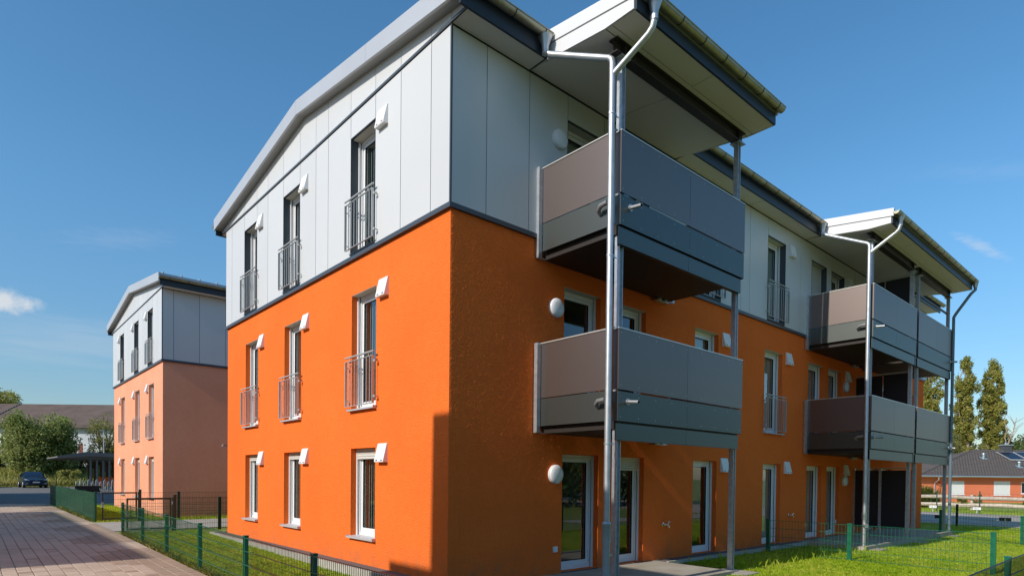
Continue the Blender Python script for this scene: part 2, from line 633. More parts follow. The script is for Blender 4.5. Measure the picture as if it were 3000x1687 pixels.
def np_mesh(name, verts, quads, m, tri=False):
    """fast mesh from numpy arrays; quads: (n,4) or (n,3)"""
    me = bpy.data.meshes.new(name)
    n, k = quads.shape
    me.vertices.add(len(verts))
    me.vertices.foreach_set('co', np.ascontiguousarray(verts, dtype=np.float32).ravel())
    me.loops.add(n * k)
    me.loops.foreach_set('vertex_index', np.ascontiguousarray(quads, dtype=np.int32).ravel())
    me.polygons.add(n)
    me.polygons.foreach_set('loop_start', np.arange(0, n * k, k, dtype=np.int32))
    me.polygons.foreach_set('loop_total', np.full(n, k, dtype=np.int32))
    me.materials.append(MATS[m])
    me.update(calc_edges=True)
    me.validate()
    return me


# ------------------------------------------------------------------ terrain heights
def ss(x, a, b):
    t = np.clip((np.asarray(x, float) - a) / (b - a), 0, 1)
    return t * t * (3 - 2 * t)


def gh(x, y):
    x = np.asarray(x, float)
    y = np.asarray(y, float)
    hl = np.clip(-0.05 - 0.0125 * (12 - y), -0.20, -0.05) + 0.22 * ss(y, 34, 52)
    hr = np.clip(-0.135 - 0.0065 * np.maximum(0, x - 4), -0.40, 0)
    hr = hr - np.clip(0.05 * np.maximum(0, -y - 2) * ss(x, 12, 18), 0, 0.15)
    t = ss(x, -1.5, 3) * np.maximum(1 - ss(y, 0, 4), ss(x, 21, 24))
    far = ss(np.hypot(x, y), 120, 200)
    return (hl * (1 - t) + hr * t) * (1 - far) - 0.1 * far


def ghf(x, y):
    return float(gh(x, y))


def sheet(name, x0, x1, y0, y1, step, dz, m, parent=None):
    xs = np.linspace(x0, x1, max(2, int((x1 - x0) / step) + 1))
    ys = np.linspace(y0, y1, max(2, int((y1 - y0) / step) + 1))
    return grid(name, xs, ys, dz, m, parent)


def grid(name, xs, ys, dz, m, parent=None):
    X, Y = np.meshgrid(xs, ys)
    Z = gh(X, Y) + dz
    v = np.stack([X.ravel(), Y.ravel(), Z.ravel()], 1)
    nx, ny = len(xs), len(ys)
    i, j = np.meshgrid(np.arange(nx - 1), np.arange(ny - 1))
    a = (j * nx + i).ravel()
    q = np.stack([a, a + 1, a + 1 + nx, a + nx], 1)
    return link(name, np_mesh(name, v, q, m), parent)


geom = [1.5 * 1.28 ** k for k in range(1, 29)]
xs = np.array(sorted([-14 - g for g in geom] + list(np.arange(-14, 48.01, 0.5)) + [48 + g for g in geom]))
ys = np.array(sorted([-12 - g for g in geom] + list(np.arange(-12, 40.01, 0.5)) + [40 + g for g in geom]))
kind(grid('lawn', xs, ys, 0.0, 'lawn_soil'), 'structure')

# driveway of concrete pavers (bed below, stones on top), asphalt lane behind it, garden path, road
drive = kind(sheet('driveway', -12, -2.36, -12, 33, 0.5, 0.010, 'paver_bed'), 'structure')
kind(sheet('asphalt_lane', -16, 6, 46, 68.3, 0.5, 0.012, 'asphalt'), 'structure')
kind(sheet('asphalt_yard', -16, 6, 33.0, 46.0, 0.5, 0.014, 'asphalt'), 'structure')
kind(sheet('footpath', -2.34, 20, 13.0, 16.9, 0.5, 0.018, 'path_paving'), 'structure')
kind(sheet('road', 28.0, 42.2, -60, 70, 0.7, 0.02, 'asphalt_road'), 'structure')


def pavers():
    rnd = random.Random(4)
    cells = []
    W, Lh = 0.205, 0.205
    for c in range(40):
        for r in range(150):
            x1 = -2.37 - c * W
            y0 = 2.2 + r * Lh
            d = Vector((x1 + 5.458, y0 + 7.622))
            depth = d.x * 0.663 + d.y * 0.748
            u = 1500 + 1798 * (d.x * 0.748 - d.y * 0.663) / depth
            if u < -160 or u > 760:
                continue
            cells.append((depth, c, r, x1 - W, x1, y0, y0 + Lh))
    cells.sort()
    proto = {}

    def block(mb, x0, x1, y0, y1, z, h):
        g = 0.005
        b = 0.006
        x0, x1, y0, y1 = x0 + g, x1 - g, y0 + g, y1 - g
        t = z + h
        mb.add([(x0, y0, z), (x1, y0, z), (x1, y1, z), (x0, y1, z),
                (x0, y0, t - b), (x1, y0, t - b), (x1, y1, t - b), (x0, y1, t - b),
                (x0 + b, y0 + b, t), (x1 - b, y0 + b, t), (x1 - b, y1 - b, t), (x0 + b, y1 - b, t)],
               [(0, 1, 5, 4), (1, 2, 6, 5), (2, 3, 7, 6), (3, 0, 4, 7),
                (4, 5, 9, 8), (5, 6, 10, 9), (6, 7, 11, 10), (7, 4, 8, 11), (8, 9, 10, 11)])
    for k in ('paver', 'paver_brown'):
        mb = MB()
        block(mb, -W / 2, W / 2, -Lh / 2, Lh / 2, 0, 0.022)
        proto[k] = mb.mesh('paving_stone', k, recalc=False)
    rest = {'paver': MB(), 'paver_brown': MB()}
    for i, (_, c, r, x0, x1, y0, y1) in enumerate(cells):
        edge = c < 6 and (r % 37) < 30 and c < 4 + 2 * math.sin(r * 0.35)
        k = 'paver_brown' if (edge or rnd.random() < 0.05) else 'paver'
        xm, ym = (x0 + x1) / 2, (y0 + y1) / 2
        z = ghf(xm, ym) + 0.012 + rnd.uniform(-0.0015, 0.0015)
        if i < 300:
            link('paving_stone', proto[k], drive, (xm, ym, z))
        else:
            block(rest[k], x0, x1, y0, y1, z, 0.022)
    for k, mb in rest.items():
        o = mb.build('paving_stones', k, drive, recalc=False)
        kind(o, 'stuff')
    # the area out of the stones' reach to the left keeps a plain top sheet


pavers()

# ------------------------------------------------------------------ apartment buildings
SLOPE, RIDGE_B, ROOF_T = 0.13, 9.257, 0.28


def under(y, half):                       # underside of the roof slab above a point across the gable
    return RIDGE_B - SLOPE * abs(y - half)


def facade_wall(root, rz, x0, x1, z0, z1, openings, m, depth=0.245, y=0.0, name='wall'):
    """outer skin of a wall with real openings and reveals; local x along the wall, y inwards"""
    xs = sorted({x0, x1, *[o[0] for o in openings], *[o[1] for o in openings]})
    zs = sorted({z0, z1, *[o[2] for o in openings], *[o[3] for o in openings]})
    xs = [v for v in xs if x0 - 1e-6 <= v <= x1 + 1e-6]
    zs = [v for v in zs if z0 - 1e-6 <= v <= z1 + 1e-6]
    mb = MB()
    for a, b in zip(xs, xs[1:]):
        for c, d in zip(zs, zs[1:]):
            xm, zm = (a + b) / 2, (c + d) / 2
            if any(o[0] < xm < o[1] and o[2] < zm < o[3] for o in openings):
                continue
            mb.quad((a, y, c), (b, y, c), (b, y, d), (a, y, d))
    for a, b, c, d in openings:
        if c < z0 - 0.01 or d > z1 + 0.01:
            continue
        e = y + depth
        mb.quad((a, y, c), (a, y, d), (a, e, d), (a, e, c))
        mb.quad((b, y, c), (b, e, c), (b, e, d), (b, y, d))
        mb.quad((a, y, d), (b, y, d), (b, e, d), (a, e, d))
        mb.quad((a, y, c), (a, e, c), (b, e, c), (b, y, c))
    me = mb.mesh(name, m, recalc=False)
    bm = bmesh.new()
    bm.from_mesh(me)
    bmesh.ops.remove_doubles(bm, verts=bm.verts, dist=1e-5)
    bm.to_mesh(me)
    bm.free()
    return link(name, me, root, rz=rz)


def stucco_relief(root, xe, z0, z1, m):
    """trowelled render with real millimetre relief on the raked stretch of wall by the corner"""
    st = 0.0085
    xs_ = np.arange(0.0, xe + st * 0.5, st)
    xs_[-1] = xe
    zs_ = np.arange(z0, z1 + st * 0.5, st)
    zs_[-1] = z1
    r = np.random.default_rng(5)
    n = r.normal(size=(len(zs_), len(xs_)))

    def blur(a, k):
        for ax in (0, 1):
            b = np.zeros_like(a)
            for d in range(-k, k + 1):
                b += np.roll(a, d, ax) * math.exp(-(d / (0.6 * k)) ** 2)
            a = b
        return a / a.std()
    hh = blur(n, 1) * 0.0013 + blur(r.normal(size=n.shape), 3) * 0.0006
    hh = np.maximum(hh, -0.0020) + 0.0030
    ed = np.minimum.reduce([np.broadcast_to(xs_ / 0.03, hh.shape), np.broadcast_to((xe - xs_) / 0.03, hh.shape)])
    hh *= np.clip(ed, 0, 1)
    X, Z = np.meshgrid(xs_, zs_)
    v = np.stack([X.ravel(), (-hh - 0.0006).ravel(), Z.ravel()], 1)
    nx_, ny_ = len(xs_), len(zs_)
    i, j = np.meshgrid(np.arange(nx_ - 1), np.arange(ny_ - 1))
    a = (j * nx_ + i).ravel()
    q = np.stack([a, a + 1, a + 1 + nx_, a + nx_], 1)
    link('render_coat', np_mesh('render_coat', v, q, m), root)


WCACHE = {}


def ring(mb, x0, x1, z0, z1, t, y0, y1, tb=None):
    tb = t if tb is None else tb
    mb.box(x0, x0 + t, y0, y1, z0, z1)
    mb.box(x1 - t, x1, y0, y1, z0, z1)
    mb.box(x0 + t, x1 - t, y0, y1, z1 - t, z1)
    mb.box(x0 + t, x1 - t, y0, y1, z0, z0 + tb)


def window_meshes(w, h, style, blind, box, lintel):
    key = (round(w, 2), round(h, 2), style, blind, round(box, 2), lintel)
    if key in WCACHE:
        return WCACHE[key]
    out = {}
    mb = MB()
    ring(mb, 0.0, w, 0.0, h, 0.066, 0.166, 0.238)
    out['window'] = (mb.mesh('window', 'white_pvc'), )
    mb = MB()
    ring(mb, 0.060, w - 0.060, 0.058, h - 0.060, 0.080, 0.188, 0.236, 0.10)
    subs = [('sash', mb.mesh('sash', 'white_pvc'))]
    mb = MB()
    ring(mb, 0.136, w - 0.136, 0.154, h - 0.136, 0.012, 0.186, 0.214)
    subs.append(('gasket', mb.mesh('gasket', 'window_gasket')))
    mb = MB().box(0.134, w - 0.134, 0.208, 0.216, 0.152, h - 0.134)
    subs.append(('pane', mb.mesh('pane', 'window_glass')))
    for xa in (0.0, w - 0.034):
        subs.append(('guide_rail', MB().box(xa, xa + 0.034, 0.116, 0.150, 0.0, h - 0.01).mesh('guide_rail', 'white_pvc')))
    for xa in (0.004, w - 0.030):
        subs.append(('guide_slot', MB().box(xa, xa + 0.026, 0.151, 0.165, 0.0, h - 0.01).mesh('guide_slot', 'window_gasket')))
    # room behind: open-fronted dark box, wider than the window
    mb = MB()
    a, b, c, d, e, g = -0.5, w + 0.5, -0.15, h + 0.2, 0.242, 2.2
    mb.quad((a, g, c), (b, g, c), (b, g, d), (a, g, d))
    mb.quad((a, e, c), (a, g, c), (a, g, d), (a, e, d))
    mb.quad((b, e, c), (b, g, c), (b, g, d), (b, e, d))
    mb.quad((a, e, d), (b, e, d), (b, g, d), (a, g, d))
    mb.quad((a, e, c), (b, e, c), (b, g, c), (a, g, c))
    subs.append(('room', mb.mesh('room', 'room_dark', recalc=False)))
    if blind:
        mb = MB()
        n = int((w - 0.1) / 0.092)
        for i in range(n):
            x = 0.06 + i * 0.092
            mb.prism([(x, 0.315), (x + 0.065, 0.270), (x + 0.071, 0.274), (x + 0.006, 0.319)], 'z', 0.12, h - 0.06)
        subs.append(('blind', mb.mesh('blind', 'blind_slat')))
    if box > 0:
        n = max(1, round(box / 0.045))
        mb = MB()
        for i in range(n):
            z = h - box + i * box / n
            mb.prism([(0.124, z + 0.003), (0.119, z + box / n / 2), (0.124, z + box / n - 0.003), (0.147, z + box / n - 0.003),
                      (0.147, z + 0.003)], 'x', 0.036, w - 0.036)
        subs.append(('shutter', mb.mesh('shutter', 'shutter_slat')))
    if lintel:
        mb = MB().box(0.002, w - 0.002, 0.004, 0.165, h - 0.006, h - 0.001)
        subs.append(('lintel_board', mb.mesh('lintel_board', 'lintel_board')))
    if style in ('sill', 'french'):
        mb = MB()
        p = 0.075
        mb.prism([(-p, -0.035), (-p, -0.005), (0.165, 0.016), (0.165, 0.010), (-p + 0.005, -0.012), (-p + 0.005, -0.035)],
                 'x', -0.03, w + 0.03)
        mb.box(-0.036, -0.03, -p - 0.004, 0.02, -0.04, 0.016)
        mb.box(w + 0.03, w + 0.036, -p - 0.004, 0.02, -0.04, 0.016)
        subs.append(('sill', mb.mesh('sill', 'alu_sill')))
    if style == 'top':
        mb = MB()
        for xa, xb in ((-0.001, 0.004), (w - 0.004, w + 0.001)):
            mb.box(xa, xb, -0.043, 0.165, -0.02, h + 0.002)
        mb.box(0.004, w - 0.004, -0.043, 0.165, -0.02, 0.012)
        subs.append(('reveal_lining', mb.mesh('reveal_lining', 'slate_metal')))
        mb = MB().box(-0.001, w + 0.001, -0.043, 0.0, h - 0.004, h + 0.008)
        subs.append(('head_trim', mb.mesh('head_trim', 'slate_metal')))
    if style == 'door':
        mb = MB().box(0.0, w, -0.02, 0.165, -0.035, -0.002)
        subs.append(('threshold', mb.mesh('threshold', 'slate_metal')))
    out['subs'] = subs
    WCACHE[key] = out
    return out


def place(root, rz, name, me, x, y, z, parent=None):
    """link a mesh at facade-local (x, y, z) under root (or under a part placed the same way)"""
    o = bpy.data.objects.new(name, me)
    COL.objects.link(o)
    if parent is not None:
        o.parent = parent
        o.location = (x, y, z)
    else:
        o.parent = root
        c, s = math.cos(rz), math.sin(rz)
        o.location = (x * c - y * s, x * s + y * c, z)
        o.rotation_euler = (0, 0, rz)
    return o


def window(root, rz, x0, x1, z0, z1, style, blind=True, box=0.0, lintel=True):
    w, h = x1 - x0, z1 - z0
    ms = window_meshes(w, h, style, blind, box, lintel)
    f = place(root, rz, 'window', ms['window'][0], x0, 0, z0)
    for n, me in ms['subs']:
        place(root, rz, n, me, 0, 0, 0, f)
    return f


RCACHE = {}


def railing(root, rz, x0, x1, z0, z1, y=-0.09):
    """French-window balustrade: flat-bar frame and round bars, a handrail above, wall clips"""
    w, h = x1 - x0, z1 - z0
    key = (round(w, 2), round(h, 2), y)
    if key not in RCACHE:
        hb = h - 0.09
        mb = MB()
        for x in (0.0, w - 0.012):
            mb.box(x, x + 0.012, -0.022, 0.022, 0, hb)
        mb.box(0.012, w - 0.012, -0.014, 0.014, 0.0, 0.010)
        mb.box(0.012, w - 0.012, -0.014, 0.014, hb - 0.010, hb)
        n = max(4, round((w - 0.024) / 0.112))
        for i in range(1, n):
            x = 0.012 + (w - 0.024) * i / n
            mb.box(x - 0.006, x + 0.006, -0.006, 0.006, 0.010, hb - 0.010)
        for x in (w * 0.16, w * 0.84):
            mb.box(x - 0.006, x + 0.006, -0.006, 0.006, hb, h - 0.02)
        frame = mb.mesh('window_railing', 'railing_steel')
        rail = MB().tube([(-0.02, 0, h - 0.02), (w + 0.02, 0, h - 0.02)], 0.017, 10).mesh('handrail', 'railing_steel', True)
        clips_ = []
        for x, s in ((0, -1), (w, 1)):
            for z in (h * 0.13, hb * 0.88):
                mb = MB()
                mb.box(min(x, x + s * 0.055), max(x, x + s * 0.055), 0.0, 0.008, z - 0.02, z + 0.02)
                xc = x + s * 0.038
                mb.box(xc - 0.008, xc + 0.008, 0.008, -y - 0.001 if y < 0 else 0.05, z - 0.008, z + 0.008)
                clips_.append(mb.mesh('wall_clip', 'railing_steel'))
        RCACHE[key] = (frame, rail, clips_)
    fr, ra, cl = RCACHE[key]
    f = place(root, rz, 'window_railing', fr, x0, y, z0)
    place(root, rz, 'handrail', ra, 0, 0, 0, f)
    for me in cl:
        place(root, rz, 'wall_clip', me, 0, 0, 0, f)


def make_hood():
    mb = MB()
    mb.prism([(0.0, 0.0), (-0.088, 0.0), (-0.095, 0.018), (-0.022, 0.325), (0.0, 0.335)], 'x', 0.0, 0.31)
    body = mb.mesh('vent_hood', 'white_paint')
    mb = MB()
    for x in (0.05, 0.215):
        mb.prism([(-0.090, 0.024), (-0.0965, 0.026), (-0.0915, 0.044), (-0.086, 0.042)], 'x', x, x + 0.055)
    slot = mb.mesh('vent_slot', 'anthracite_coat')
    return body, slot


HOOD = make_hood()


def hood(root, rz, x, z, y=0.0):
    b = place(root, rz, 'vent_hood', HOOD[0], x, y, z)
    place(root, rz, 'vent_slot', HOOD[1], 0, 0, 0, b)


LAMP = MB().lathe([(0.15, 0.0), (0.155, -0.03), (0.168, -0.035), (0.168, -0.05), (0.15, -0.072), (0.09, -0.088), (0.01, -0.093)],
                  32, 'y').mesh('wall_lamp', 'lamp_glass', True)
LBASE = MB().lathe([(0.17, 0.0), (0.17, -0.028)], 32, 'y').mesh('lamp_base', 'white_paint', True)


def wall_lamp(root, rz, x, z, y=0.0):
    o = place(root, rz, 'wall_lamp', LAMP, x, y, z)
    place(root, rz, 'lamp_base', LBASE, 0, 0, 0, o)


def facade_panels(root, rz, joints, z0, z1, openings, y=-0.04):
    for a, b in zip(joints, joints[1:]):
        g = 0.0065
        zl = z0
        for o in openings:
            if o[0] < (a + b) / 2 < o[1]:
                zl = o[3] + 0.009
        if b - a < 0.05:
            continue
        MB().box(a + g, b - g, y, y + 0.008, zl, z1).build('facade_panel', 'white_panel', root, rz=rz)


def gable_panels(root, joints, half, x_lo, x_hi, z0, y=-0.042):
    """strip of panels above the flashing, cut along the roof; local x = -world y"""
    js = [x_lo] + [j for j in joints if x_lo < j < x_hi] + [x_hi]
    for a, b in zip(js, js[1:]):
        g = 0.005
        a2, b2 = a + (g if a > x_lo else 0), b - (g if b < x_hi else 0)
        ys = [a2] + ([-half] if a2 < -half < b2 else []) + [b2]
        poly = [(a2, z0), (b2, z0)] + [(q, under(-q, half) - 0.004) for q in reversed(ys)]
        MB().prism(poly, 'y', y, y + 0.008).build('facade_panel', 'white_panel', root, rz=-math.pi / 2)


def half_gutter(x0, x1, y, z, r=0.078):
    mb = MB()
    n = 12
    o = [(y + r * math.cos(math.pi + math.pi * k / n), z + r * math.sin(math.pi + math.pi * k / n)) for k in range(n + 1)]
    i = [(y + (r - 0.006) * math.cos(math.pi + math.pi * k / n), z + (r - 0.006) * math.sin(math.pi + math.pi * k / n))
         for k in range(n + 1)]
    mb.prism(o + i[::-1], 'x', x0, x1)
    mb.tube([(x0, y - r, z), (x1, y - r, z)], 0.011, 8)
    for x in (x0, x1 - 0.004):
        mb.prism(o, 'x', x, x + 0.004)
    return mb


def gutter(root, x0, x1, y, z, pitch=0.62):
    g = half_gutter(x0, x1, y, z).build('gutter', 'old_zinc', root, smooth=True)
    mb = MB()
    x = x0 + 0.35
    r = 0.084
    while x < x1 - 0.1:
        n = 12
        o = [(y + r * math.cos(math.pi + math.pi * k / n), z + r * math.sin(math.pi + math.pi * k / n)) for k in range(n + 1)]
        i = [(y + (r - 0.005) * math.cos(math.pi + math.pi * k / n), z + (r - 0.005) * math.sin(math.pi + math.pi * k / n))
             for k in range(n + 1)]
        mb.prism(o + i[::-1], 'x', x, x + 0.014)
        x += pitch
    kind(mb.build('gutter_bracket', 'dark_fascia', g), 'stuff')
    return g


def main_roof(root, L, W, eaves, porches):
    """two roof slabs with verge boards, seams, boxed eaves; porches: (x0, x1) lengths where the roof runs out over balconies"""
    half = W / 2
    ov = 0.45
    lo, hi = -ov, W + ov

    def sec(y0, y1, t0, t1):
        ys = [y0] + ([half] if y0 < half < y1 else []) + [y1]
        return [(y, under(y, half) + t0) for y in ys] + [(y, under(y, half) + t1) for y in reversed(ys)]
    roof = MB().prism(sec(lo, hi, 0.0, ROOF_T), 'x', -0.20, L + 0.20).build('roof', 'roof_sheet', root)
    # standing seams
    mb = MB()
    n = int((L + 0.3) / 0.62)
    for i in range(n + 1):
        x = -0.1 + i * 0.62
        for y0, y1 in ((lo - 0.03, half), (half, hi + 0.03)):
            mb.prism(sec(y0, y1, ROOF_T, ROOF_T + 0.055), 'x', x, x + 0.03)
    kind(mb.build('roof_seam', 'roof_sheet', roof), 'stuff')
    for xa, xb in ((-0.25, -0.203), (L + 0.203, L + 0.25)):
        for y0, y1 in ((lo - 0.03, half * 0.42), (half * 0.42 + 0.004, half - 0.002), (half + 0.002, half * 1.55),
                       (half * 1.55 + 0.004, hi + 0.03)):
            MB().prism(sec(y0, y1, -0.012, ROOF_T + 0.012), 'x', xa, xb).build('verge_board', 'verge_metal', root)
    for xa, xb in ((-0.201, -0.034), (L + 0.034, L + 0.201)):
        for y0, y1 in ((lo + 0.01, half - 0.001), (half + 0.001, hi - 0.01)):
            MB().prism(sec(y0, y1, -0.006, -0.001), 'x', xa, xb).build('verge_soffit', 'verge_soffit', root)
    # boxed eaves
    segs = []
    x = -0.05
    for p0, p1 in porches:
        segs.append((x, p0))
        x = p1
    segs.append((x, L + 0.05))
    for a, b in segs:
        MB().box(a - (0.15 if a < 0 else 0), b + (0.15 if b > L else 0), -0.475, -0.435, 8.372, 8.70).build('eaves_board', 'dark_fascia', root)
        k = max(1, round((b - a) / 2.9))
        for i in range(k):
            p, q = a + (b - a) * i / k, a + (b - a) * (i + 1) / k
            MB().box(p + 0.007, q - 0.007, -0.428, -0.050, 8.390, 8.398).build('soffit_panel', 'soffit_panel', root)
        MB().box(a + 0.001, b - 0.001, -0.434, -0.022, 8.403, 8.410).build('soffit_gap_sheet', 'panel_backing', root)  # thin dark sheet added so the soffit joints read as shaded gaps
        gutter(root, a - (0.2 if a < 0 else -0.03), b + (0.2 if b > L else -0.03), -0.565, 8.665)
    MB().box(-0.2, L + 0.2, W + 0.435, W + 0.475, 8.372, 8.70).build('eaves_board', 'dark_fascia', root)
    MB().box(-0.03, L + 0.03, W + 0.032, W + 0.434, 8.390, 8.398).build('soffit_panel', 'soffit_panel', root)
    gutter(root, -0.25, L + 0.25, W + 0.565, 8.665, 0.9)
    return roof


def apartment(root, L, W, stucco, gable_wins, eave_open, joints_g, joints_e, eave_len, hood_side, porches, relief=None):
    half = W / 2
    Q = -math.pi / 2
    ZB = 5.72
    zs = {0: (0.49, 2.14), 1: (2.875, 5.03), 2: (5.80, 7.955)}
    g_open = []
    for a, b in gable_wins:                      # a < b, metres from the near corner
        for f in range(3):
            g_open.append((-b, -a, zs[f][0], zs[f][1], f))
    o01 = [o[:4] for o in g_open if o[4] < 2]
    o2 = [o[:4] for o in g_open if o[4] == 2]
    facade_wall(root, Q, -W, 0, -0.5, ZB, o01, stucco)
    e01 = [o[:4] for o in eave_open if o[4] < 2]
    e2 = [o[:4] for o in eave_open if o[4] == 2]
    facade_wall(root, 0, 0, L, -0.7, ZB, e01, stucco)
    if relief:
        stucco_relief(root, *relief, stucco)
    # far sides
    MB().quad((L, 0, -0.7), (L, W, -0.7), (L, W, ZB), (L, 0, ZB)).build('wall', stucco, root, recalc=False)
    MB().quad((0, W, -0.7), (L, W, -0.7), (L, W, ZB), (0, W, ZB)).build('wall', stucco, root, recalc=False)
    mb = MB()
    mb.quad((L + .04, -.04, ZB), (L + .04, W + .04, ZB), (L + .04, W + .04, 8.4), (L + .04, -.04, 8.4))
    mb.quad((-.04, W + .04, ZB), (L + .04, W + .04, ZB), (L + .04, W + .04, 8.4), (-.04, W + .04, 8.4))
    mb.prism([(-0.43, 8.40), (W + 0.43, 8.40), (W + 0.43, under(W + .43, half)), (half, RIDGE_B), (-0.43, under(-.43, half))],
             'x', L + 0.02, L + 0.04)
    mb.build('facade_cladding', 'white_panel', root, recalc=False)
    # backing behind the panels
    facade_wall(root, Q, -W - 0.02, 0.02, ZB, 8.42, o2, 'panel_backing', 0.265, -0.02, 'cladding_backing')
    facade_wall(root, 0, -0.02, L + 0.02, ZB, 8.42, e2, 'panel_backing', 0.265, -0.02, 'cladding_backing')
    MB().prism([(-0.42, 8.40), (W + 0.42, 8.40), (W + 0.42, under(W + .42, half)), (half, RIDGE_B), (-0.42, under(-.42, half))],
               'x', -0.03, -0.015).build('cladding_backing', 'panel_backing', root)
    facade_panels(root, Q, joints_g, ZB + 0.038, 8.372, o2)
    facade_panels(root, 0, joints_e, ZB + 0.038, 8.368, e2)
    gable_panels(root, joints_g, half, -W - 0.43, 0.43, 8.432)
    # flashings
    mb = MB()
    mb.box(-0.058, 0.0, -0.058, W + 0.058, ZB - 0.045, ZB + 0.028)
    mb.box(0.0, L + 0.058, -0.058, 0.0, ZB - 0.045, ZB + 0.028)
    mb.box(L, L + 0.058, 0.0, W + 0.058, ZB - 0.045, ZB + 0.028)
    mb.build('drip_flashing', 'slate_metal', root)
    MB().box(-0.062, -0.034, -0.43, W + 0.43, 8.388, 8.428).build('gable_flashing', 'slate_metal', root)
    mb = MB()
    mb.prism([(-0.046, -0.018), (-0.046, -0.046), (-0.018, -0.046), (-0.018, -0.04), (-0.04, -0.04), (-0.04, -0.018)], 'z', ZB + 0.03, 8.386)
    mb.build('corner_profile', 'slate_metal', root)
    # windows
    for a, b, z0, z1, f in g_open:
        if f == 0:
            window(root, Q, a, b, z0, z1, 'sill', True, 0.16 if b < -5 else 0.20, False)
        else:
            window(root, Q, a, b, z0, z1, 'french' if f == 1 else 'top', True, 0, True)
            railing(root, Q, a - 0.05, b + 0.06, z0 + 0.045, z0 + 0.985, -0.09 if f == 1 else -0.12)
        if hood_side > 0:
            hood(root, Q, b + 0.125, z1 - 0.27, 0 if f < 2 else -0.04)
        else:
            hood(root, Q, a - 0.40, z1 - 0.27, 0 if f < 2 else -0.04)
    for o in eave_open:
        a, b, z0, z1, f = o[:5]
        opt = o[5] if len(o) > 5 else {}
        st = {0: 'door', 1: 'french', 2: 'top'}[f]
        window(root, 0, a, b, z0, z1, opt.get('style', st), opt.get('blind', True), opt.get('box', 0.0), f > 0)
        if opt.get('rail'):
            railing(root, 0, a - 0.05, b + 0.06, z0 + 0.045, z0 + 0.985, -0.09 if f == 1 else -0.12)
        if 'hood' in opt:
            hood(root, 0, opt['hood'], z1 - 0.255, 0 if f < 2 else -0.04)
    return main_roof(root, L, W, None, porches)


ZB1 = 5.675
W1, L1 = 10.60, 23.5
b1 = thing('apartment_building', 'bright orange three-storey apartment block with white clad top floor in the foreground',
           'building', (0, 0, 0), group='apartment blocks')
GW1 = [(2.24, 3.175), (5.545, 6.485), (8.20, 9.125)]
JG1 = [-10.60, -10.139, -9.125, -8.20, -7.457, -6.485, -5.545, -4.73, -4.145, -3.175, -2.24, -1.385, -0.489, 0.045]
JG1[0] = -10.645
EO = []
ZD, ZF, ZT = (-0.06, 2.06), (2.875, 5.025), (5.80, 7.935)
half_cols = [(2.49, 3.48), (3.93, 4.90), (6.72, 7.72), (10.0, 11.0), (12.64, 13.69), (14.05, 15.04)]
cols = half_cols + [(32.48 - b, 32.48 - a) for a, b in half_cols[3:][::-1]]
for i, (a, b) in enumerate(cols):
    for f, (z0, z1) in enumerate((ZD, ZF, ZT)):
        opt = {}
        if f == 0:
            opt['box'] = {0: 0.10, 1: 0.27}.get(i, 0.0)
            opt['blind'] = i > 2
        else:
            opt['blind'] = not (i in (0, 1) and f == 1)
            if f == 2 and i in (0, 4):
                opt['box'] = 0.0 if i == 0 else 2.0
            opt['rail'] = i in (3, 8) or (f == 2 and i == 2)
        if i == 2:
            opt['hood'] = 7.87
        if i == 3:
            opt['hood'] = 11.19
        if i == 5:
            opt['hood'] = 15.36
        EO.append((a, b, z0, z1, f, opt))
JE1 = [-0.045, 0.651, 1.565, 2.49, 3.48, 3.93, 4.90, 5.80, 6.72, 7.72, 8.646, 9.065, 10.0, 11.0, 11.93, 12.64, 13.69, 14.05, 15.04,
       15.93, 16.60, 17.44, 18.43, 18.79, 19.84, 20.55, 21.48, 22.48, 23.545]
PORCH = [(1.54, 5.79), (12.17, 20.33)]
apartment(b1, L1, W1, 'orange_stucco', GW1, EO, JG1, JE1, L1, 1, PORCH, (2.49, -0.3, ZB1))
for x, z, y in ((2.27, 7.51, -0.04), (2.27, 4.60, 0), (2.30, 1.69, 0), (15.38, 4.60, 0), (15.42, 1.63, 0)):
    wall_lamp(b1, 0, x, z, y)

E2X, E2Y, E2Z = 0.0, 18.3, 0.15
b2 = thing('apartment_building', 'pale salmon three-storey apartment block behind the green gates', 'building', (E2X, E2Y, E2Z),
           group='apartment blocks')
W2 = 10.2
GW2 = [(1.48, 2.40), (4.15, 5.08), (7.42, 8.34)]
JG2 = [-10.245, -9.4, -8.34, -7.42, -6.5, -5.08, -4.15, -3.3, -2.40, -1.48, -0.75, 0.045]
JE2 = [-0.045, 0.35, 1.25, 2.2, 3.2, 4.1, 5.0, 6.0, 7.0, 8.0, 9.0, 10.0, 11.0, 12.0]
apartment(b2, 12.0, W2, 'salmon_stucco', GW2, [], JG2, JE2, 12.0, -1, [])


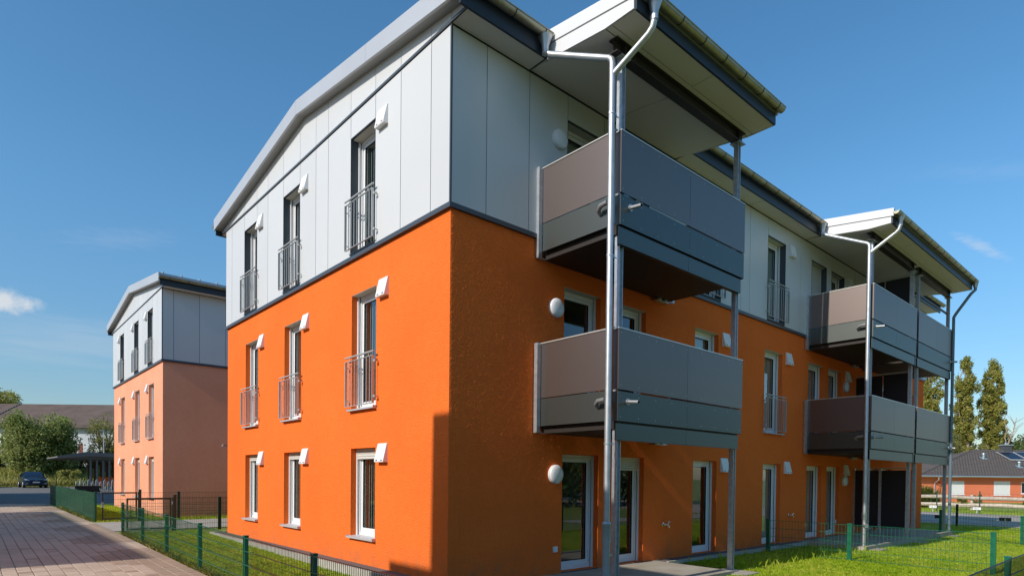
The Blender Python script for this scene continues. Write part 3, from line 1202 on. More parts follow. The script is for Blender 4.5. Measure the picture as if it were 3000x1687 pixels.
# porch roofs, balconies, downpipes of the orange block
def porch_roof(root, x0, x1, beams):
    half = W1 / 2

    def top(y):
        return under(y, half) + ROOF_T
    yo = -2.19
    MB().prism([(-0.46, top(-0.46)), (yo - 0.05, top(yo - 0.05)), (yo - 0.05, top(yo - 0.05) - 0.16), (-0.46, top(-0.46) - 0.16)],
               'x', x0 + 0.03, x1 - 0.03).build('porch_roof', 'roof_sheet', root)
    for xa, xb in ((x0, x0 + 0.028), (x1 - 0.028, x1)):
        MB().prism([(-0.49, top(-0.49) + 0.015), (yo - 0.06, top(yo - 0.06) + 0.015), (yo - 0.06, top(yo - 0.06) - 0.180),
                    (-0.49, top(-0.49) - 0.195)], 'x', xa - 0.012, xb).build('verge_board', 'roof_white', root)
        MB().prism([(-0.477, top(-0.477) - 0.215), (yo, top(yo) - 0.20), (yo, 8.212), (-1.66, 8.208), (-0.477, 8.345)],
                   'x', xa, xb - 0.004).build('verge_panel', 'roof_white', root)
    # soffit boards: sloping inner field, flat outer strip
    n = max(1, round((x1 - x0) / 2.2))
    for i in range(n):
        a, b = x0 + 0.03 + (x1 - x0 - 0.06) * i / n + 0.007, x0 + 0.03 + (x1 - x0 - 0.06) * (i + 1) / n - 0.007
        MB().prism([(-0.055, 8.395), (-1.650, 8.216), (-1.650, 8.224), (-0.055, 8.403)], 'x', a, b).build('soffit_panel', 'soffit_panel', root)
        MB().box(a, b, -2.18, -1.785, 8.214, 8.222).build('soffit_panel', 'soffit_panel', root)
    MB().prism([(-0.022, 8.415), (-1.66, 8.232), (-2.18, 8.230), (-2.18, 8.236), (-1.66, 8.238), (-0.022, 8.421)], 'x', x0 + 0.031, x1 - 0.031).build('soffit_gap_sheet', 'panel_backing', root)  # same added dark sheet, shading the porch soffit joints
    MB().box(x0 + 0.037, x1 - 0.037, -1.772, -1.668, 8.216, 8.224).build('soffit_panel', 'soffit_panel', root)
    MB().box(x0 + 0.028, x1 - 0.028, yo - 0.03, yo + 0.005, 8.205, 8.50).build('eaves_board', 'dark_fascia', root)
    gutter(root, x0 - 0.02, x1 + 0.02, yo - 0.118, 8.475)
    for bx0, bx1 in beams:                                      # I-beam under the edge
        mb = MB()
        mb.box(bx0, bx1, -1.70, -1.54, 8.0, 8.014)
        mb.box(bx0, bx1, -1.70, -1.54, 8.196, 8.210)
        mb.box(bx0, bx1, -1.625, -1.615, 8.014, 8.196)
        for x in (bx0 + 0.21, bx1 - 0.22):
            mb.box(x - 0.005, x + 0.005, -1.695, -1.545, 8.014, 8.196)
        mb.build('porch_beam', 'dark_beam', root)
    # thin gable between main soffit and porch soffit
    MB().prism([(-0.03, 8.40), (-0.43, 8.40), (-0.43, 8.352)], 'x', x0 + 0.029, x0 + 0.034).build('soffit_infill', 'soffit_panel', root)


porch_roof(b1, *PORCH[0], [(1.79, 5.645)])
porch_roof(b1, *PORCH[1], [(12.42, 16.12), (16.46, 20.06)])


def h_post(root, x, y, z0, z1, s=0.092):
    mb = MB()
    mb.box(x - s / 2, x - s / 2 + 0.010, y - s / 2, y + s / 2, z0, z1)
    mb.box(x + s / 2 - 0.010, x + s / 2, y - s / 2, y + s / 2, z0, z1)
    mb.box(x - s / 2 + 0.010, x + s / 2 - 0.010, y - 0.004, y + 0.004, z0, z1)
    mb.box(x - 0.11, x + 0.11, y - 0.10, y + 0.10, z1, z1 + 0.012)
    mb.box(x - 0.11, x + 0.11, y - 0.11, y + 0.11, z0, z0 + 0.015)
    mb.build('balcony_post', 'galvanised', root)


def spout(root, p, q):
    p, q = Vector(p), Vector(q)
    d = (q - p).normalized()
    mb = MB().tube([p, q], 0.030, 14)
    mb.tube([p, p + d * 0.012], 0.052, 14)
    o = mb.build('overflow_spout', 'zinc_pipe', root, smooth=True)
    MB().tube([q + d * 0.0005, q + d * 0.002], 0.026, 14).build('spout_mouth', 'black_rubber', o)


def balcony(root, x0, x1, zt, left_open, right_open):
    """slab with two panel bands on the front and the free side(s); zt is the top of the rail"""
    yf = -1.72
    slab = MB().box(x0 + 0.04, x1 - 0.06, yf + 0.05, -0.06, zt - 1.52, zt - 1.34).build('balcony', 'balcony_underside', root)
    xm = (x0 + x1) / 2
    a, b = zt - 0.925, zt - 0.012
    for p, q in ((x0, xm), (xm, x1)):
        g0 = 0 if p == x0 else 0.003
        g1 = 0 if q == x1 else 0.003
        MB().box(p + g0, q - g1, yf - 0.008, yf + 0.002, a, b).build('balcony_panel', 'balcony_panel', slab)
        MB().box(p + g0, q - g1 - (0.02 if q == x1 else 0), yf - 0.008, yf + 0.002, zt - 1.405, zt - 0.955).build('apron_panel', 'balcony_apron', slab)
        MB().box(p + g0 - (0.03 if p == x0 else 0), q - g1 - (0.10 if q == x1 else 0), yf + 0.008, yf + 0.018, zt - 1.695, zt - 1.440).build(
            'slab_fascia', 'balcony_apron', slab)
    MB().box(x0 - 0.004, x1, yf - 0.016, yf + 0.035, zt - 0.010, zt + 0.008).build('rail', 'rail_light', slab)
    MB().box(x0 + 0.06, x1 - 0.1, yf + 0.022, yf + 0.10, zt - 1.69, zt - 1.44).build('edge_beam', 'dark_beam', slab)
    for s, x, free in ((-1, x0, left_open), (1, x1, right_open)):
        if not free:
            continue
        xa, xb = sorted((x, x - s * 0.01))
        cut = yf + 0.10                       # corner return, then the slot behind the downpipe
        MB().box(xa, xb, yf + 0.003, cut, a, b).build('balcony_panel', 'balcony_panel', slab)
        MB().box(xa, xb, yf + 0.003, cut, zt - 1.405, zt - 0.955).build('apron_panel', 'balcony_apron', slab)
        xa2, xb2 = sorted((x + s * 0.045, x + s * 0.035))
        MB().box(xa2, xb2, cut + 0.06, -0.105, a, b).build('balcony_panel', 'balcony_panel', slab)
        MB().box(xa2, xb2, cut + 0.06, -0.105, zt - 1.40, zt - 0.940).build('apron_panel', 'balcony_apron', slab)
        MB().box(xa2 - 0.012, xb2 + 0.012, yf + 0.04, -0.06, zt - 0.010, zt + 0.008).build('rail', 'rail_light', slab)
        mb = MB()
        xc0, xc1 = sorted((x + s * 0.135, x + s * 0.055))
        mb.box(xc0, xc1, -0.10, -0.094, zt - 1.50, zt + 0.004)
        mb.box(xc0, xc0 + 0.006, -0.094, -0.02, zt - 1.50, zt + 0.004)
        mb.box(xc1 - 0.006, xc1, -0.094, -0.02, zt - 1.50, zt + 0.004)
        mb.box(min(xc0, x - s * 0.30), max(xc1, x - s * 0.30), -0.094, -0.02, zt - 1.515, zt - 1.503)
        mb.build('wall_bracket', 'galvanised', slab)
    # brackets to the wall under the slab
    for x in ((x0 + 3.20,) if left_open else (x0 + 0.45,)):
        mb = MB()
        mb.box(x, x + 0.42, -0.14, -0.02, zt - 1.575, zt - 1.560)
        mb.box(x + 0.05, x + 0.16, -0.14, -0.03, zt - 1.560, zt - 1.522)
        mb.box(x + 0.26, x + 0.37, -0.14, -0.03, zt - 1.560, zt - 1.522)
        mb.build('wall_bracket', 'galvanised', slab)
    mb = MB()
    for z, k in ((zt - 0.07, 1), (zt - 0.86, 1), (zt - 1.02, 1), (zt - 1.34, 1)):
        for x in np.linspace(x0 + 0.06, x1 - 0.08, 9):
            mb.add([(float(x) + 0.008 * math.cos(q * math.pi / 3), yf - 0.0092, z + 0.008 * math.sin(q * math.pi / 3)) for q in range(6)], [tuple(range(6))])
    kind(mb.build('panel_screws', 'rail_light', slab, recalc=False), 'stuff')
    if left_open:
        spout(slab, (x0 + 0.24, yf - 0.008, zt - 1.10), (x0 + 0.24, yf - 0.21, zt - 1.12))
        mb = MB().tube([(x0 - 0.045, yf + 0.34, zt - 1.17), (x0 - 0.10, yf + 0.34, zt - 1.14), (x0 - 0.15, yf + 0.26, zt - 1.10), (x0 - 0.16, yf + 0.12, zt - 1.09)], 0.036, 12)
        mb.build('overflow_pipe', 'zinc_pipe', slab, smooth=True)
    else:
        spout(slab, (x1 - 0.24, yf - 0.008, zt - 1.10), (x1 - 0.24, yf - 0.21, zt - 1.12))
    return slab


for zt in (6.855, 3.905):
    balcony(b1, 1.885, 5.615, zt, True, True)
    balcony(b1, 12.475, 16.14, zt, True, False)
    balcony(b1, 16.335, 20.10, zt, False, True)
    # dark block filling the gap between the twin balconies
    MB().box(16.155, 16.32, -1.69, -1.60, zt - 1.70, zt - 0.10).build('twin_gap_fill', 'screen_panel', b1)
    for y0, y1 in ((-0.80, -0.03), (-1.56, -0.83)):
        MB().box(16.205, 16.225, y0, y1, zt - 1.33, zt + 1.06).build('screen_panel', 'screen_panel', b1)
    MB().tube([(16.215, -0.02, zt + 1.10), (16.215, -1.58, zt + 1.10)], 0.024, 10).build('screen_rail', 'rail_light', b1, smooth=True)
for y0, y1 in ((-0.76, -0.06), (-1.54, -0.83)):
    sp = MB().box(16.19, 16.215, y0, y1, 0.16, 1.97).build('screen_panel', 'screen_panel', b1)
for y in (-0.045, -0.775, -0.815):
    MB().box(16.165, 16.205, y - 0.018, y + 0.018, -0.16, 2.02).build('screen_post', 'galvanised', b1)
MB().box(16.18, 16.21, -1.54, -0.05, 2.02, 2.05).build('screen_rail', 'rail_light', b1)
for x in (2.005, 5.50):
    h_post(b1, x, -1.61, ghf(x, -1.61) + 0.03, 7.985)
for x in (12.60, 16.02, 16.60, 19.98):
    h_post(b1, x, -1.61, ghf(x, -1.61) + 0.02, 7.985)


def clips(parent, x, y, zs, dx):
    for z in zs:
        mb = MB().lathe([(0.054, z - 0.014), (0.054, z + 0.014)], 14, 'z', (x, y, 0))
        mb.box(x, x + dx, y - 0.006, y + 0.006, z - 0.006, z + 0.006)
        mb.box(x + 0.05, x + 0.085, y - 0.03, y + 0.03, z - 0.014, z + 0.014)
        mb.build('pipe_clip', 'galvanised', parent)


def downpipe(root, x, y, z0, main, porch, boot):
    zt = 7.90
    pts = [(x, y, z0), (x, y, zt - 0.12), (x, y + 0.015, zt - 0.05), (x - 0.01, y + 0.06, zt - 0.01)]
    mx, my, mz = main
    pts += [(mx + 0.02, my - 0.10, mz - 0.02), (mx, my - 0.02, mz + 0.03), (mx - 0.01, my, mz + 0.12)]
    d = MB().tube(pts, 0.048, 14).build('downpipe', 'zinc_pipe', root, smooth=True)
    px, py, pz = porch
    MB().tube([(x + 0.01, y, 7.62), (px, py + 0.10, pz - 0.12), (px, py + 0.03, pz - 0.06), (px, py, pz + 0.05)], 0.046, 14).build(
        'branch_pipe', 'zinc_pipe', d, smooth=True)
    for (ox, oy, oz) in (main, porch):
        MB().lathe([(0.052, oz + 0.02), (0.053, oz + 0.13), (0.11, oz + 0.30)], 14, 'z', (ox, oy, 0)).build('outlet_funnel', 'zinc_pipe', d, smooth=True)
    clips(d, x, y, (7.05, 4.95, 2.15), 0.16)
    mb = MB()
    for z in (3.1, 4.1, 6.1):
        mb.lathe([(0.0495, z), (0.0495, z + 0.07)], 14, 'z', (x, y, 0))
    mb.build('pipe_socket', 'zinc_pipe', d, smooth=True)
    if boot:
        b = MB().tube([(x, y, -0.3), (x, y, 0.98)], 0.058, 16)
        b.lathe([(0.066, 0.66), (0.066, 0.92), (0.072, 0.93), (0.072, 0.965), (0.064, 0.975)], 16, 'z', (x, y, 0))
        bo = b.build('pipe_boot', 'shaded_zinc', d, smooth=True)
        c = MB()
        q = Vector((-0.55, -0.83, 0)).normalized()
        c.tube([Vector((x, y, 0.13)), Vector((x, y, 0.13)) + q * 0.10], 0.062, 18)
        c.tube([Vector((x, y, 0.13)) + q * 0.07, Vector((x, y, 0.13)) + q * 0.105], 0.070, 18)
        c.build('cleaning_cap', 'shaded_zinc', bo, smooth=True)
        clips(d, x, y, (0.47,), 0.16)
    else:
        c = MB()
        c.lathe([(0.062, 0.62), (0.062, 0.80)], 14, 'z', (x, y, 0))
        c.tube([(x, y, 0.45), (x - 0.06, y - 0.08, 0.45)], 0.058, 16)
        c.build('cleaning_cap', 'zinc_pipe', d, smooth=True)
        clips(d, x, y, (0.9,), 0.14)


downpipe(b1, 1.725, -1.665, 0.9, (1.40, -0.565, 8.30), (1.86, -2.31, 8.12), True)
downpipe(b1, 12.31, -1.655, -0.35, (12.02, -0.565, 8.32), (12.48, -2.31, 8.16), False)
d3 = MB().tube([(20.26, -2.31, 8.42), (20.26, -2.31, 8.18), (20.20, -2.2, 8.05), (20.06, -1.82, 7.42), (20.05, -1.76, 7.3), (20.05, -1.76, -0.3)], 0.048, 12).build(
    'downpipe', 'grey_plastic_pipe', b1, smooth=True)
MB().lathe([(0.052, 8.24), (0.10, 8.46)], 14, 'z', (20.26, -2.31, 0)).build('outlet_funnel', 'zinc_pipe', d3, smooth=True)
MB().box(16.47, 19.93, -1.60, -1.56, 7.42, 7.48).build('tie_bar', 'dark_beam', b1)


def tap(root, x, z):
    mb = MB().lathe([(0.045, -0.001), (0.045, -0.018), (0.022, -0.022), (0.020, -0.06)], 16, 'y', (x, 0, z))
    mb.tube([(x, -0.05, z), (x + 0.06, -0.085, z - 0.005), (x + 0.10, -0.095, z - 0.03), (x + 0.11, -0.095, z - 0.07)], 0.016, 10)
    mb.tube([(x + 0.07, -0.085, z), (x + 0.09, -0.10, z + 0.05)], 0.010, 8)
    mb.tube([(x + 0.06, -0.10, z + 0.05), (x + 0.13, -0.10, z + 0.055)], 0.011, 8)
    mb.build('garden_tap', 'chrome', root, smooth=True)


tap(b1, 5.57, 0.665)
tap(b1, 11.50, 0.665)
for x, z in ((2.318, 0.365), (14.72, 0.37)):
    s = MB().box(x - 0.05, x + 0.05, -0.03, 0.0, z - 0.05, z + 0.05).build('outdoor_socket', 'white_paint', b1)
    MB().box(x - 0.038, x + 0.038, -0.036, -0.031, z - 0.038, z + 0.03).build('socket_lid', 'white_paint', s)


# screws that hold the cladding
def screws():
    mb = MB()

    def dot(x, z):
        r = 0.009
        mb.add([(x + r * math.cos(k * math.pi / 3), -0.043, z + r * math.sin(k * math.pi / 3)) for k in range(6)], [tuple(range(6))])
    for a, b in zip(JE1[:14], JE1[1:15]):
        if b - a < 0.4:
            continue
        for x in (a + 0.035, b - 0.035, (a + b) / 2):
            for z in np.arange(5.82, 8.3, 0.62):
                if any(o[0] < x < o[1] and o[2] < z < o[3] for o in EO):
                    continue
                dot(x, float(z))
    o = mb.build('cladding_screws', 'rail_light', b1, recalc=False)
    kind(o, 'stuff')


screws()

# plinth strip with kerb round the orange block, terraces, footings
strip = kind(MB().box(-0.30, 0.0, -0.1, W1 + 0.3, -0.3, -0.005).build('plinth_strip', 'dark_strip'), 'structure')
kind(MB().box(5.3, 12.0, -0.30, 0.0, -0.45, -0.075).build('plinth_strip', 'dark_strip'), 'structure')
kerb = kind(bpy.data.objects.new('kerb', None), 'structure')
COL.objects.link(kerb)
for i in range(12):
    y = -0.9 + i * 0.99
    MB().box(-0.362, -0.303, y, y + 0.985, -0.4, 0.002 + 0.003 * (i % 3)).build('kerb_stone', 'kerb_concrete', kerb)
for i in range(7):
    x = 5.3 + i * 0.96
    MB().box(x, x + 0.955, -0.352, -0.303, -0.5, -0.062 - 0.002 * (i % 2)).build('kerb_stone', 'kerb_concrete', kerb)
MB().box(-0.302, 3.0, W1 + 0.303, W1 + 0.362, -0.4, 0.004).build('kerb_stone', 'kerb_concrete', kerb)
kind(MB().box(0.3, 5.28, -1.80, -0.001, -0.5, -0.075).build('terrace', 'concrete'), 'structure')
kind(MB().box(12.0, 20.4, -1.80, -0.001, -0.6, -0.085).build('terrace', 'concrete'), 'structure')
for x in (5.50, 2.0, 12.6, 16.24, 19.98):
    kind(MB().box(x - 0.30, x + 0.30, -2.05, -1.35, -0.6, ghf(x, -1.7) + 0.022).build('post_footing', 'concrete'), 'structure')

# ------------------------------------------------------------------ mesh fences and gates
WIRE = {}


def wire_panel_mesh(length, h, dz, m, double=True, pitch=0.05):
    """double-rod mat: upright wires every 5 cm, horizontal pairs every 20 cm; dz is the drop of the ground over its length"""
    mb = MB()
    n = int(length / pitch)
    r = 0.0024
    for i in range(n + 1):
        x = (length - n * pitch) / 2 + i * pitch
        z = dz * x / length
        mb.box(x - r, x + r, -r, r, z, z + h)
    k = round(h / 0.2)
    for j in range(k + 1):
        z = h * j / k
        z = min(max(z, 0.02), h - 0.006)
        for y in ((-0.0075, 0.0075) if double else (0.0,)):
            mb.add([(0, y - 0.0035, z - 0.0035), (length, y - 0.0035, z - 0.0035 + dz), (length, y + 0.0035, z - 0.0035 + dz), (0, y + 0.0035, z - 0.0035),
                    (0, y - 0.0035, z + 0.0035), (length, y - 0.0035, z + 0.0035 + dz), (length, y + 0.0035, z + 0.0035 + dz), (0, y + 0.0035, z + 0.0035)],
                   [(0, 3, 2, 1), (4, 5, 6, 7), (0, 1, 5, 4), (1, 2, 6, 5), (2, 3, 7, 6), (3, 0, 4, 7)])
    return mb.mesh('wire_panel', m, recalc=False)


def post_mesh(h, m, w=0.085, d=0.06):
    mb = MB()
    mb.box(-w / 2, w / 2, -d / 2, d / 2, -0.35, h)
    mb.box(-w / 2 - 0.003, w / 2 + 0.003, -d / 2 - 0.003, d / 2 + 0.003, h, h + 0.014)
    k = round(h / 0.2)
    for j in range(1, k + 1):
        mb.box(-0.012, 0.012, -d / 2 - 0.012, -d / 2, h - 0.05 - (j - 1) * 0.2 - 0.012, h - 0.05 - (j - 1) * 0.2 + 0.012)
    return mb.mesh('fence_post', m)


def mesh_fence(name, label, pts, h, m_post, m_wire, strips=False, tops=None, bolts=None, pitch=0.05):
    """pts: fence posts in plan; each bay between two posts is one wire panel"""
    root = thing(name, label, 'fence', (pts[0][0], pts[0][1], ghf(*pts[0])), group='green mesh fences')
    bx, by, bz = root.location
    pm = post_mesh(h, m_post)
    for i, (x, y) in enumerate(pts):
        a, b = pts[max(0, i - 1)], pts[min(len(pts) - 1, i + 1)]
        rz = math.atan2(b[1] - a[1], b[0] - a[0])
        p = link('fence_post', pm, root, (x - bx, y - by, ghf(x, y) - bz), rz)
        if bolts:
            bm_ = MB()
            for z in (0.08, 0.42, 0.76):
                bm_.lathe([(0.016, -0.021), (0.016, -0.034)], 10, 'y', (0, 0, h * z + 0.02))
            bm_.build('fence_bolt', 'chrome', p)
    for (xa, ya), (xb, yb) in zip(pts, pts[1:]):
        ln = math.hypot(xb - xa, yb - ya)
        dz = ghf(xb, yb) - ghf(xa, ya)
        rz = math.atan2(yb - ya, xb - xa)
        off = -0.045 if strips else 0.034
        nx, ny = math.sin(rz) * off, -math.cos(rz) * off
        me = wire_panel_mesh(ln, h - 0.03, dz, m_wire, True, pitch)
        link('wire_panel', me, root, (xa - bx + nx, ya - by + ny, ghf(xa, ya) - bz + 0.02), rz)
        if strips:
            k = round((h - 0.03) / 0.2)
            for j in range(k):
                z0, z1 = (h - 0.03) * j / k + 0.008, (h - 0.03) * (j + 1) / k - 0.006
                MB().add([(0.02, -0.001, z0), (ln - 0.02, -0.001, z0 + dz), (ln - 0.02, -0.001, z1 + dz), (0.02, -0.001, z1),
                          (0.02, 0.001, z0), (ln - 0.02, 0.001, z0 + dz), (ln - 0.02, 0.001, z1 + dz), (0.02, 0.001, z1)],
                         [(0, 1, 2, 3), (7, 6, 5, 4), (0, 4, 5, 1), (3, 2, 6, 7), (0, 3, 7, 4), (1, 5, 6, 2)]).build(
                    'privacy_strip', 'green_strip', root, (xa - bx + nx, ya - by + ny, ghf(xa, ya) - bz + 0.02), rz)
    return root


FX = -2.28
ya = [12.09, 9.52, 7.10, 4.58, 2.10, -0.38, -2.90, -5.40, -6.08]
mesh_fence('mesh_fence', 'low green mesh fence along the paved drive in front of the orange wall', [(FX, y) for y in ya], 0.86,
           'green_coat', 'green_coat')
mesh_fence('mesh_fence', 'dark mesh fence crossing the bottom right corner of the lawn',
           [(FX + 0.06, -6.02), (-0.8, -6.02), (1.7, -6.02), (4.2, -6.02), (6.7, -6.02), (9.2, -6.02)], 0.84, 'green_coat', 'anthracite_coat')
mesh_fence('mesh_fence', 'bright green mesh fence running from the orange wall across the lawn between two balconies',
           [(9.40, -0.46), (9.40, -2.34), (9.40, -4.93)], 0.83, 'green_coat', 'green_coat', pitch=0.075)
mesh_fence('mesh_fence', 'green mesh fence with shiny bolts beside the far balcony post', [(19.6, -1.62), (19.3, -3.85), (19.0, -6.2)], 0.90,
           'green_coat', 'dark_green_coat', bolts=True, pitch=0.075)
mesh_fence('mesh_fence', 'black mesh fence standing in the shade between the far gable and the road',
           [(26.3, 2.2), (26.2, -0.62), (26.1, -3.4), (26.0, -6.2)], 0.95, 'anthracite_coat', 'anthracite_coat', pitch=0.10)
mesh_fence('privacy_fence', 'green mesh fence woven with opaque green privacy strips beside the drive',
           [(FX + 0.08, 17.55)] + [(FX + 0.08, 17.55 + 2.5 * k) for k in range(1, 7)], 1.02, 'green_coat', 'green_coat', strips=True)
mesh_fence('mesh_fence', 'green mesh fence behind the nearer gate next to the bright orange corner',
           [(-0.98, 12.30), (0.28, 12.30), (2.7, 12.30), (5.2, 12.30)], 0.98, 'dark_green_coat', 'bronze_coat')
mesh_fence('mesh_fence', 'green mesh fence behind the farther gate in front of the salmon block',
           [(-0.95, 17.25), (0.30, 17.25), (2.8, 17.25), (5.3, 17.25)], 1.02, 'dark_green_coat', 'bronze_coat')
# short stub from the wall to the first post of the partition fence
st = wire_panel_mesh(0.44, 0.80, 0, 'anthracite_coat')


def gate(label, x, y, w, h, rz):
    z = ghf(x, y)
    g = thing('garden_gate', label, 'gate', (x, y, z), rz, 'garden gates')
    mb = MB()
    t = 0.04
    mb.box(0.06, 0.06 + t, -0.02, 0.02, 0.09, h)
    mb.box(w - t, w, -0.02, 0.02, 0.09, h)
    mb.box(0.06 + t, w - t, -0.02, 0.02, h - t, h)
    mb.box(0.06 + t, w - t, -0.02, 0.02, 0.09, 0.09 + t)
    mb.build('gate_frame', 'bronze_coat', g)
    link('wire_panel', wire_panel_mesh(w - 0.06 - 2 * t, h - 0.09 - 2 * t, 0, 'bronze_coat'), g, (0.06 + t, 0, 0.09 + t))
    p = MB()
    p.box(w + 0.05, w + 0.13, -0.04, 0.04, -0.3, h + 0.08)
    p.box(w + 0.047, w + 0.133, -0.043, 0.043, h + 0.08, h + 0.092)
    pp_ = p.build('gate_post', 'bronze_coat', g)
    mb = MB()
    for zz in (0.25, h - 0.16):
        mb.box(w, w + 0.05, -0.012, 0.012, zz, zz + 0.03)
        mb.lathe([(0.014, zz - 0.03), (0.014, zz + 0.06)], 8, 'z', (w + 0.025, -0.02, 0))
    mb.build('hinge', 'galvanised', g)
    mb = MB().box(0.05, 0.115, -0.03, 0.03, h - 0.52, h - 0.34)
    lb = mb.build('lock_box', 'galvanised', g)
    MB().tube([(0.085, -0.03, h - 0.40), (0.085, -0.075, h - 0.40), (0.17, -0.08, h - 0.40)], 0.009, 8).build('gate_handle', 'anthracite_coat', lb, smooth=True)
    return g


gate('bronze framed garden gate nearest the orange corner, beside the first green fence post', FX + 0.06, 12.30, 1.18, 0.98, 0)
gate('bronze framed garden gate farther back, at the start of the privacy fence', FX + 0.16, 17.25, 1.10, 1.02, 0)


# ------------------------------------------------------------------ lamp posts
def lamp_post(label, x, y, h, rz=0):
    z = ghf(x, y)
    o = thing('lamp_post', label, 'lamp post', (x, y, z), rz, 'slim lamp posts')
    MB().tube([(0, 0, -0.1), (0, 0, 1.0), (0, 0, h)], [0.05, 0.045, 0.03], 12).build('pole', 'galvanised', o, smooth=True)
    MB().prism([(-0.30, h - 0.02), (0.06, h - 0.05), (0.06, h + 0.03), (-0.26, h + 0.05)], 'y', -0.07, 0.07).build('lamp_head', 'galvanised', o)


lamp_post('slim grey lamp post at the left edge of the orange block', 1.98, 16.9, 2.75, 0)
lamp_post('tall slim lamp post sticking up behind the bike shelter roof', 4.0, 60.5, 5.4, 0)


# ------------------------------------------------------------------ cars
def car(label, x, y, rz, paint):
    z = ghf(x, y) + 0.012
    c = thing('parked_car', label, 'car', (x, y, z), rz, 'cars parked at the end of the drive')
    # body: lofted sections along y (front at -y), half width per height
    L = 4.3
    secs = []
    prof = [  # y, bonnet/roof height, sill height, half width
        (-2.15, 0.62, 0.30, 0.70), (-2.08, 0.74, 0.22, 0.80), (-1.80, 0.84, 0.20, 0.87), (-1.2, 0.95, 0.20, 0.90),
        (-0.95, 1.00, 0.20, 0.90), (0.0, 1.02, 0.20, 0.90), (1.2, 1.03, 0.22, 0.90), (1.9, 0.98, 0.28, 0.86), (2.15, 0.85, 0.36, 0.76)]
    n = 14
    vs, fs = [], []
    for (yy, zt, zb, hw) in prof:
        zw = zb + (zt - zb) * 0.55
        ringp = [(-hw * 0.92, zb), (-hw, zw - 0.1), (-hw, zw + 0.05), (-hw * 0.93, zt - 0.03), (-hw * 0.75, zt), (-hw * 0.3, zt + 0.02), (0, zt + 0.025),
                 (hw * 0.3, zt + 0.02), (hw * 0.75, zt), (hw * 0.93, zt - 0.03), (hw, zw + 0.05), (hw, zw - 0.1), (hw * 0.92, zb), (0, zb)]
        vs += [(px, yy, pz) for px, pz in ringp]
    m = len(prof)
    for i in range(m - 1):
        for k in range(n):
            fs.append((i * n + k, i * n + (k + 1) % n, (i + 1) * n + (k + 1) % n, (i + 1) * n + k))
    fs.append(tuple(range(n))[::-1])
    fs.append(tuple(range((m - 1) * n, m * n)))
    mb = MB().add(vs, fs)
    body = mb.build('body', paint, c, smooth=True)
    # cabin
    cab = MB()
    rings = [(-0.95, 0.74, 0.99), (-0.35, 0.62, 1.36), (0.1, 0.585, 1.475), (0.9, 0.58, 1.47), (1.5, 0.58, 1.36), (1.95, 0.66, 1.02)]
    vs, fs = [], []
    for yy, hw, zz in rings:
        vs += [(-hw - (1.02 - min(zz, 1.0)) * 0, yy, zz), (-hw * 0.6, yy, zz + 0.025), (hw * 0.6, yy, zz + 0.025), (hw, yy, zz)]
    base = [(-0.86, yy, 0.98) for yy, _, _ in rings] + [(0.86, yy, 0.98) for yy, _, _ in rings]
    k0 = len(vs)
    vs += base
    q = len(rings)
    for i in range(q - 1):
        for k in range(3):
            fs.append((i * 4 + k, i * 4 + k + 1, (i + 1) * 4 + k + 1, (i + 1) * 4 + k))
        fs.append((k0 + i, i * 4, (i + 1) * 4, k0 + i + 1))
        fs.append((i * 4 + 3, k0 + q + i, k0 + q + i + 1, (i + 1) * 4 + 3))
    fs.append((k0, k0 + q, 3, 2, 1, 0))
    cab.add(vs, fs).build('cabin', paint, c, smooth=True)
    MB().add([(-0.70, -0.90, 1.035), (0.70, -0.90, 1.035), (0.575, -0.02, 1.462), (-0.575, -0.02, 1.462),
              (-0.70, -0.93, 1.035), (0.70, -0.93, 1.035), (0.575, -0.05, 1.475), (-0.575, -0.05, 1.475)],
             [(0, 1, 2, 3), (4, 7, 6, 5), (0, 4, 5, 1), (1, 5, 6, 2), (2, 6, 7, 3), (3, 7, 4, 0)]).build('windscreen', 'car_glass', c)
    for s in (-1, 1):
        MB().add([(s * 0.845, -0.72, 1.03), (s * 0.845, 1.60, 1.03), (s * 0.655, 1.30, 1.36), (s * 0.63, 0.0, 1.44), (s * 0.66, -0.25, 1.37),
                  (s * 0.870, -0.72, 1.03), (s * 0.870, 1.60, 1.03), (s * 0.68, 1.30, 1.36), (s * 0.655, 0.0, 1.44), (s * 0.685, -0.25, 1.37)],
                 [(0, 1, 2, 3, 4), (9, 8, 7, 6, 5), (0, 5, 6, 1), (1, 6, 7, 2), (2, 7, 8, 3), (3, 8, 9, 4), (4, 9, 5, 0)]).build('side_window', 'car_glass', c)
        MB().lathe([(0.03, -0.10), (0.075, -0.06), (0.08, 0.0), (0.06, 0.05), (0.02, 0.06)], 12, 'y', (s * 0.99, -0.62, 1.05)).build('wing_mirror', 'anthracite_coat', c, smooth=True)
        MB().add([(s * 0.48, -2.135, 0.66), (s * 0.80, -2.04, 0.74), (s * 0.84, -1.90, 0.82), (s * 0.62, -2.085, 0.755),
                  (s * 0.48, -2.09, 0.66), (s * 0.78, -1.99, 0.74), (s * 0.82, -1.86, 0.82), (s * 0.62, -2.04, 0.755)],
                 [(0, 1, 2, 3), (7, 6, 5, 4), (0, 4, 5, 1), (1, 5, 6, 2), (2, 6, 7, 3), (3, 7, 4, 0)]).build('headlight', 'headlight_glass', c)
        MB().box(s * 0.68 - 0.09, s * 0.68 + 0.09, -2.165, -2.10, 0.37, 0.43).build('fog_light', 'headlight_glass', c)
        for yy in (-1.35, 1.33):
            w = MB().lathe([(0.20, -0.10), (0.31, -0.105), (0.325, -0.08), (0.325, 0.08), (0.31, 0.105), (0.20, 0.10)], 20, 'x', (s * 0.80, yy, 0.325)).build('wheel', 'black_rubber', c, smooth=True)
            MB().lathe([(0.20, 0), (0.19, s * 0.012), (0.05, s * 0.02)], 16, 'x', (s * 0.895, yy, 0.325)).build('rim', 'galvanised', w)
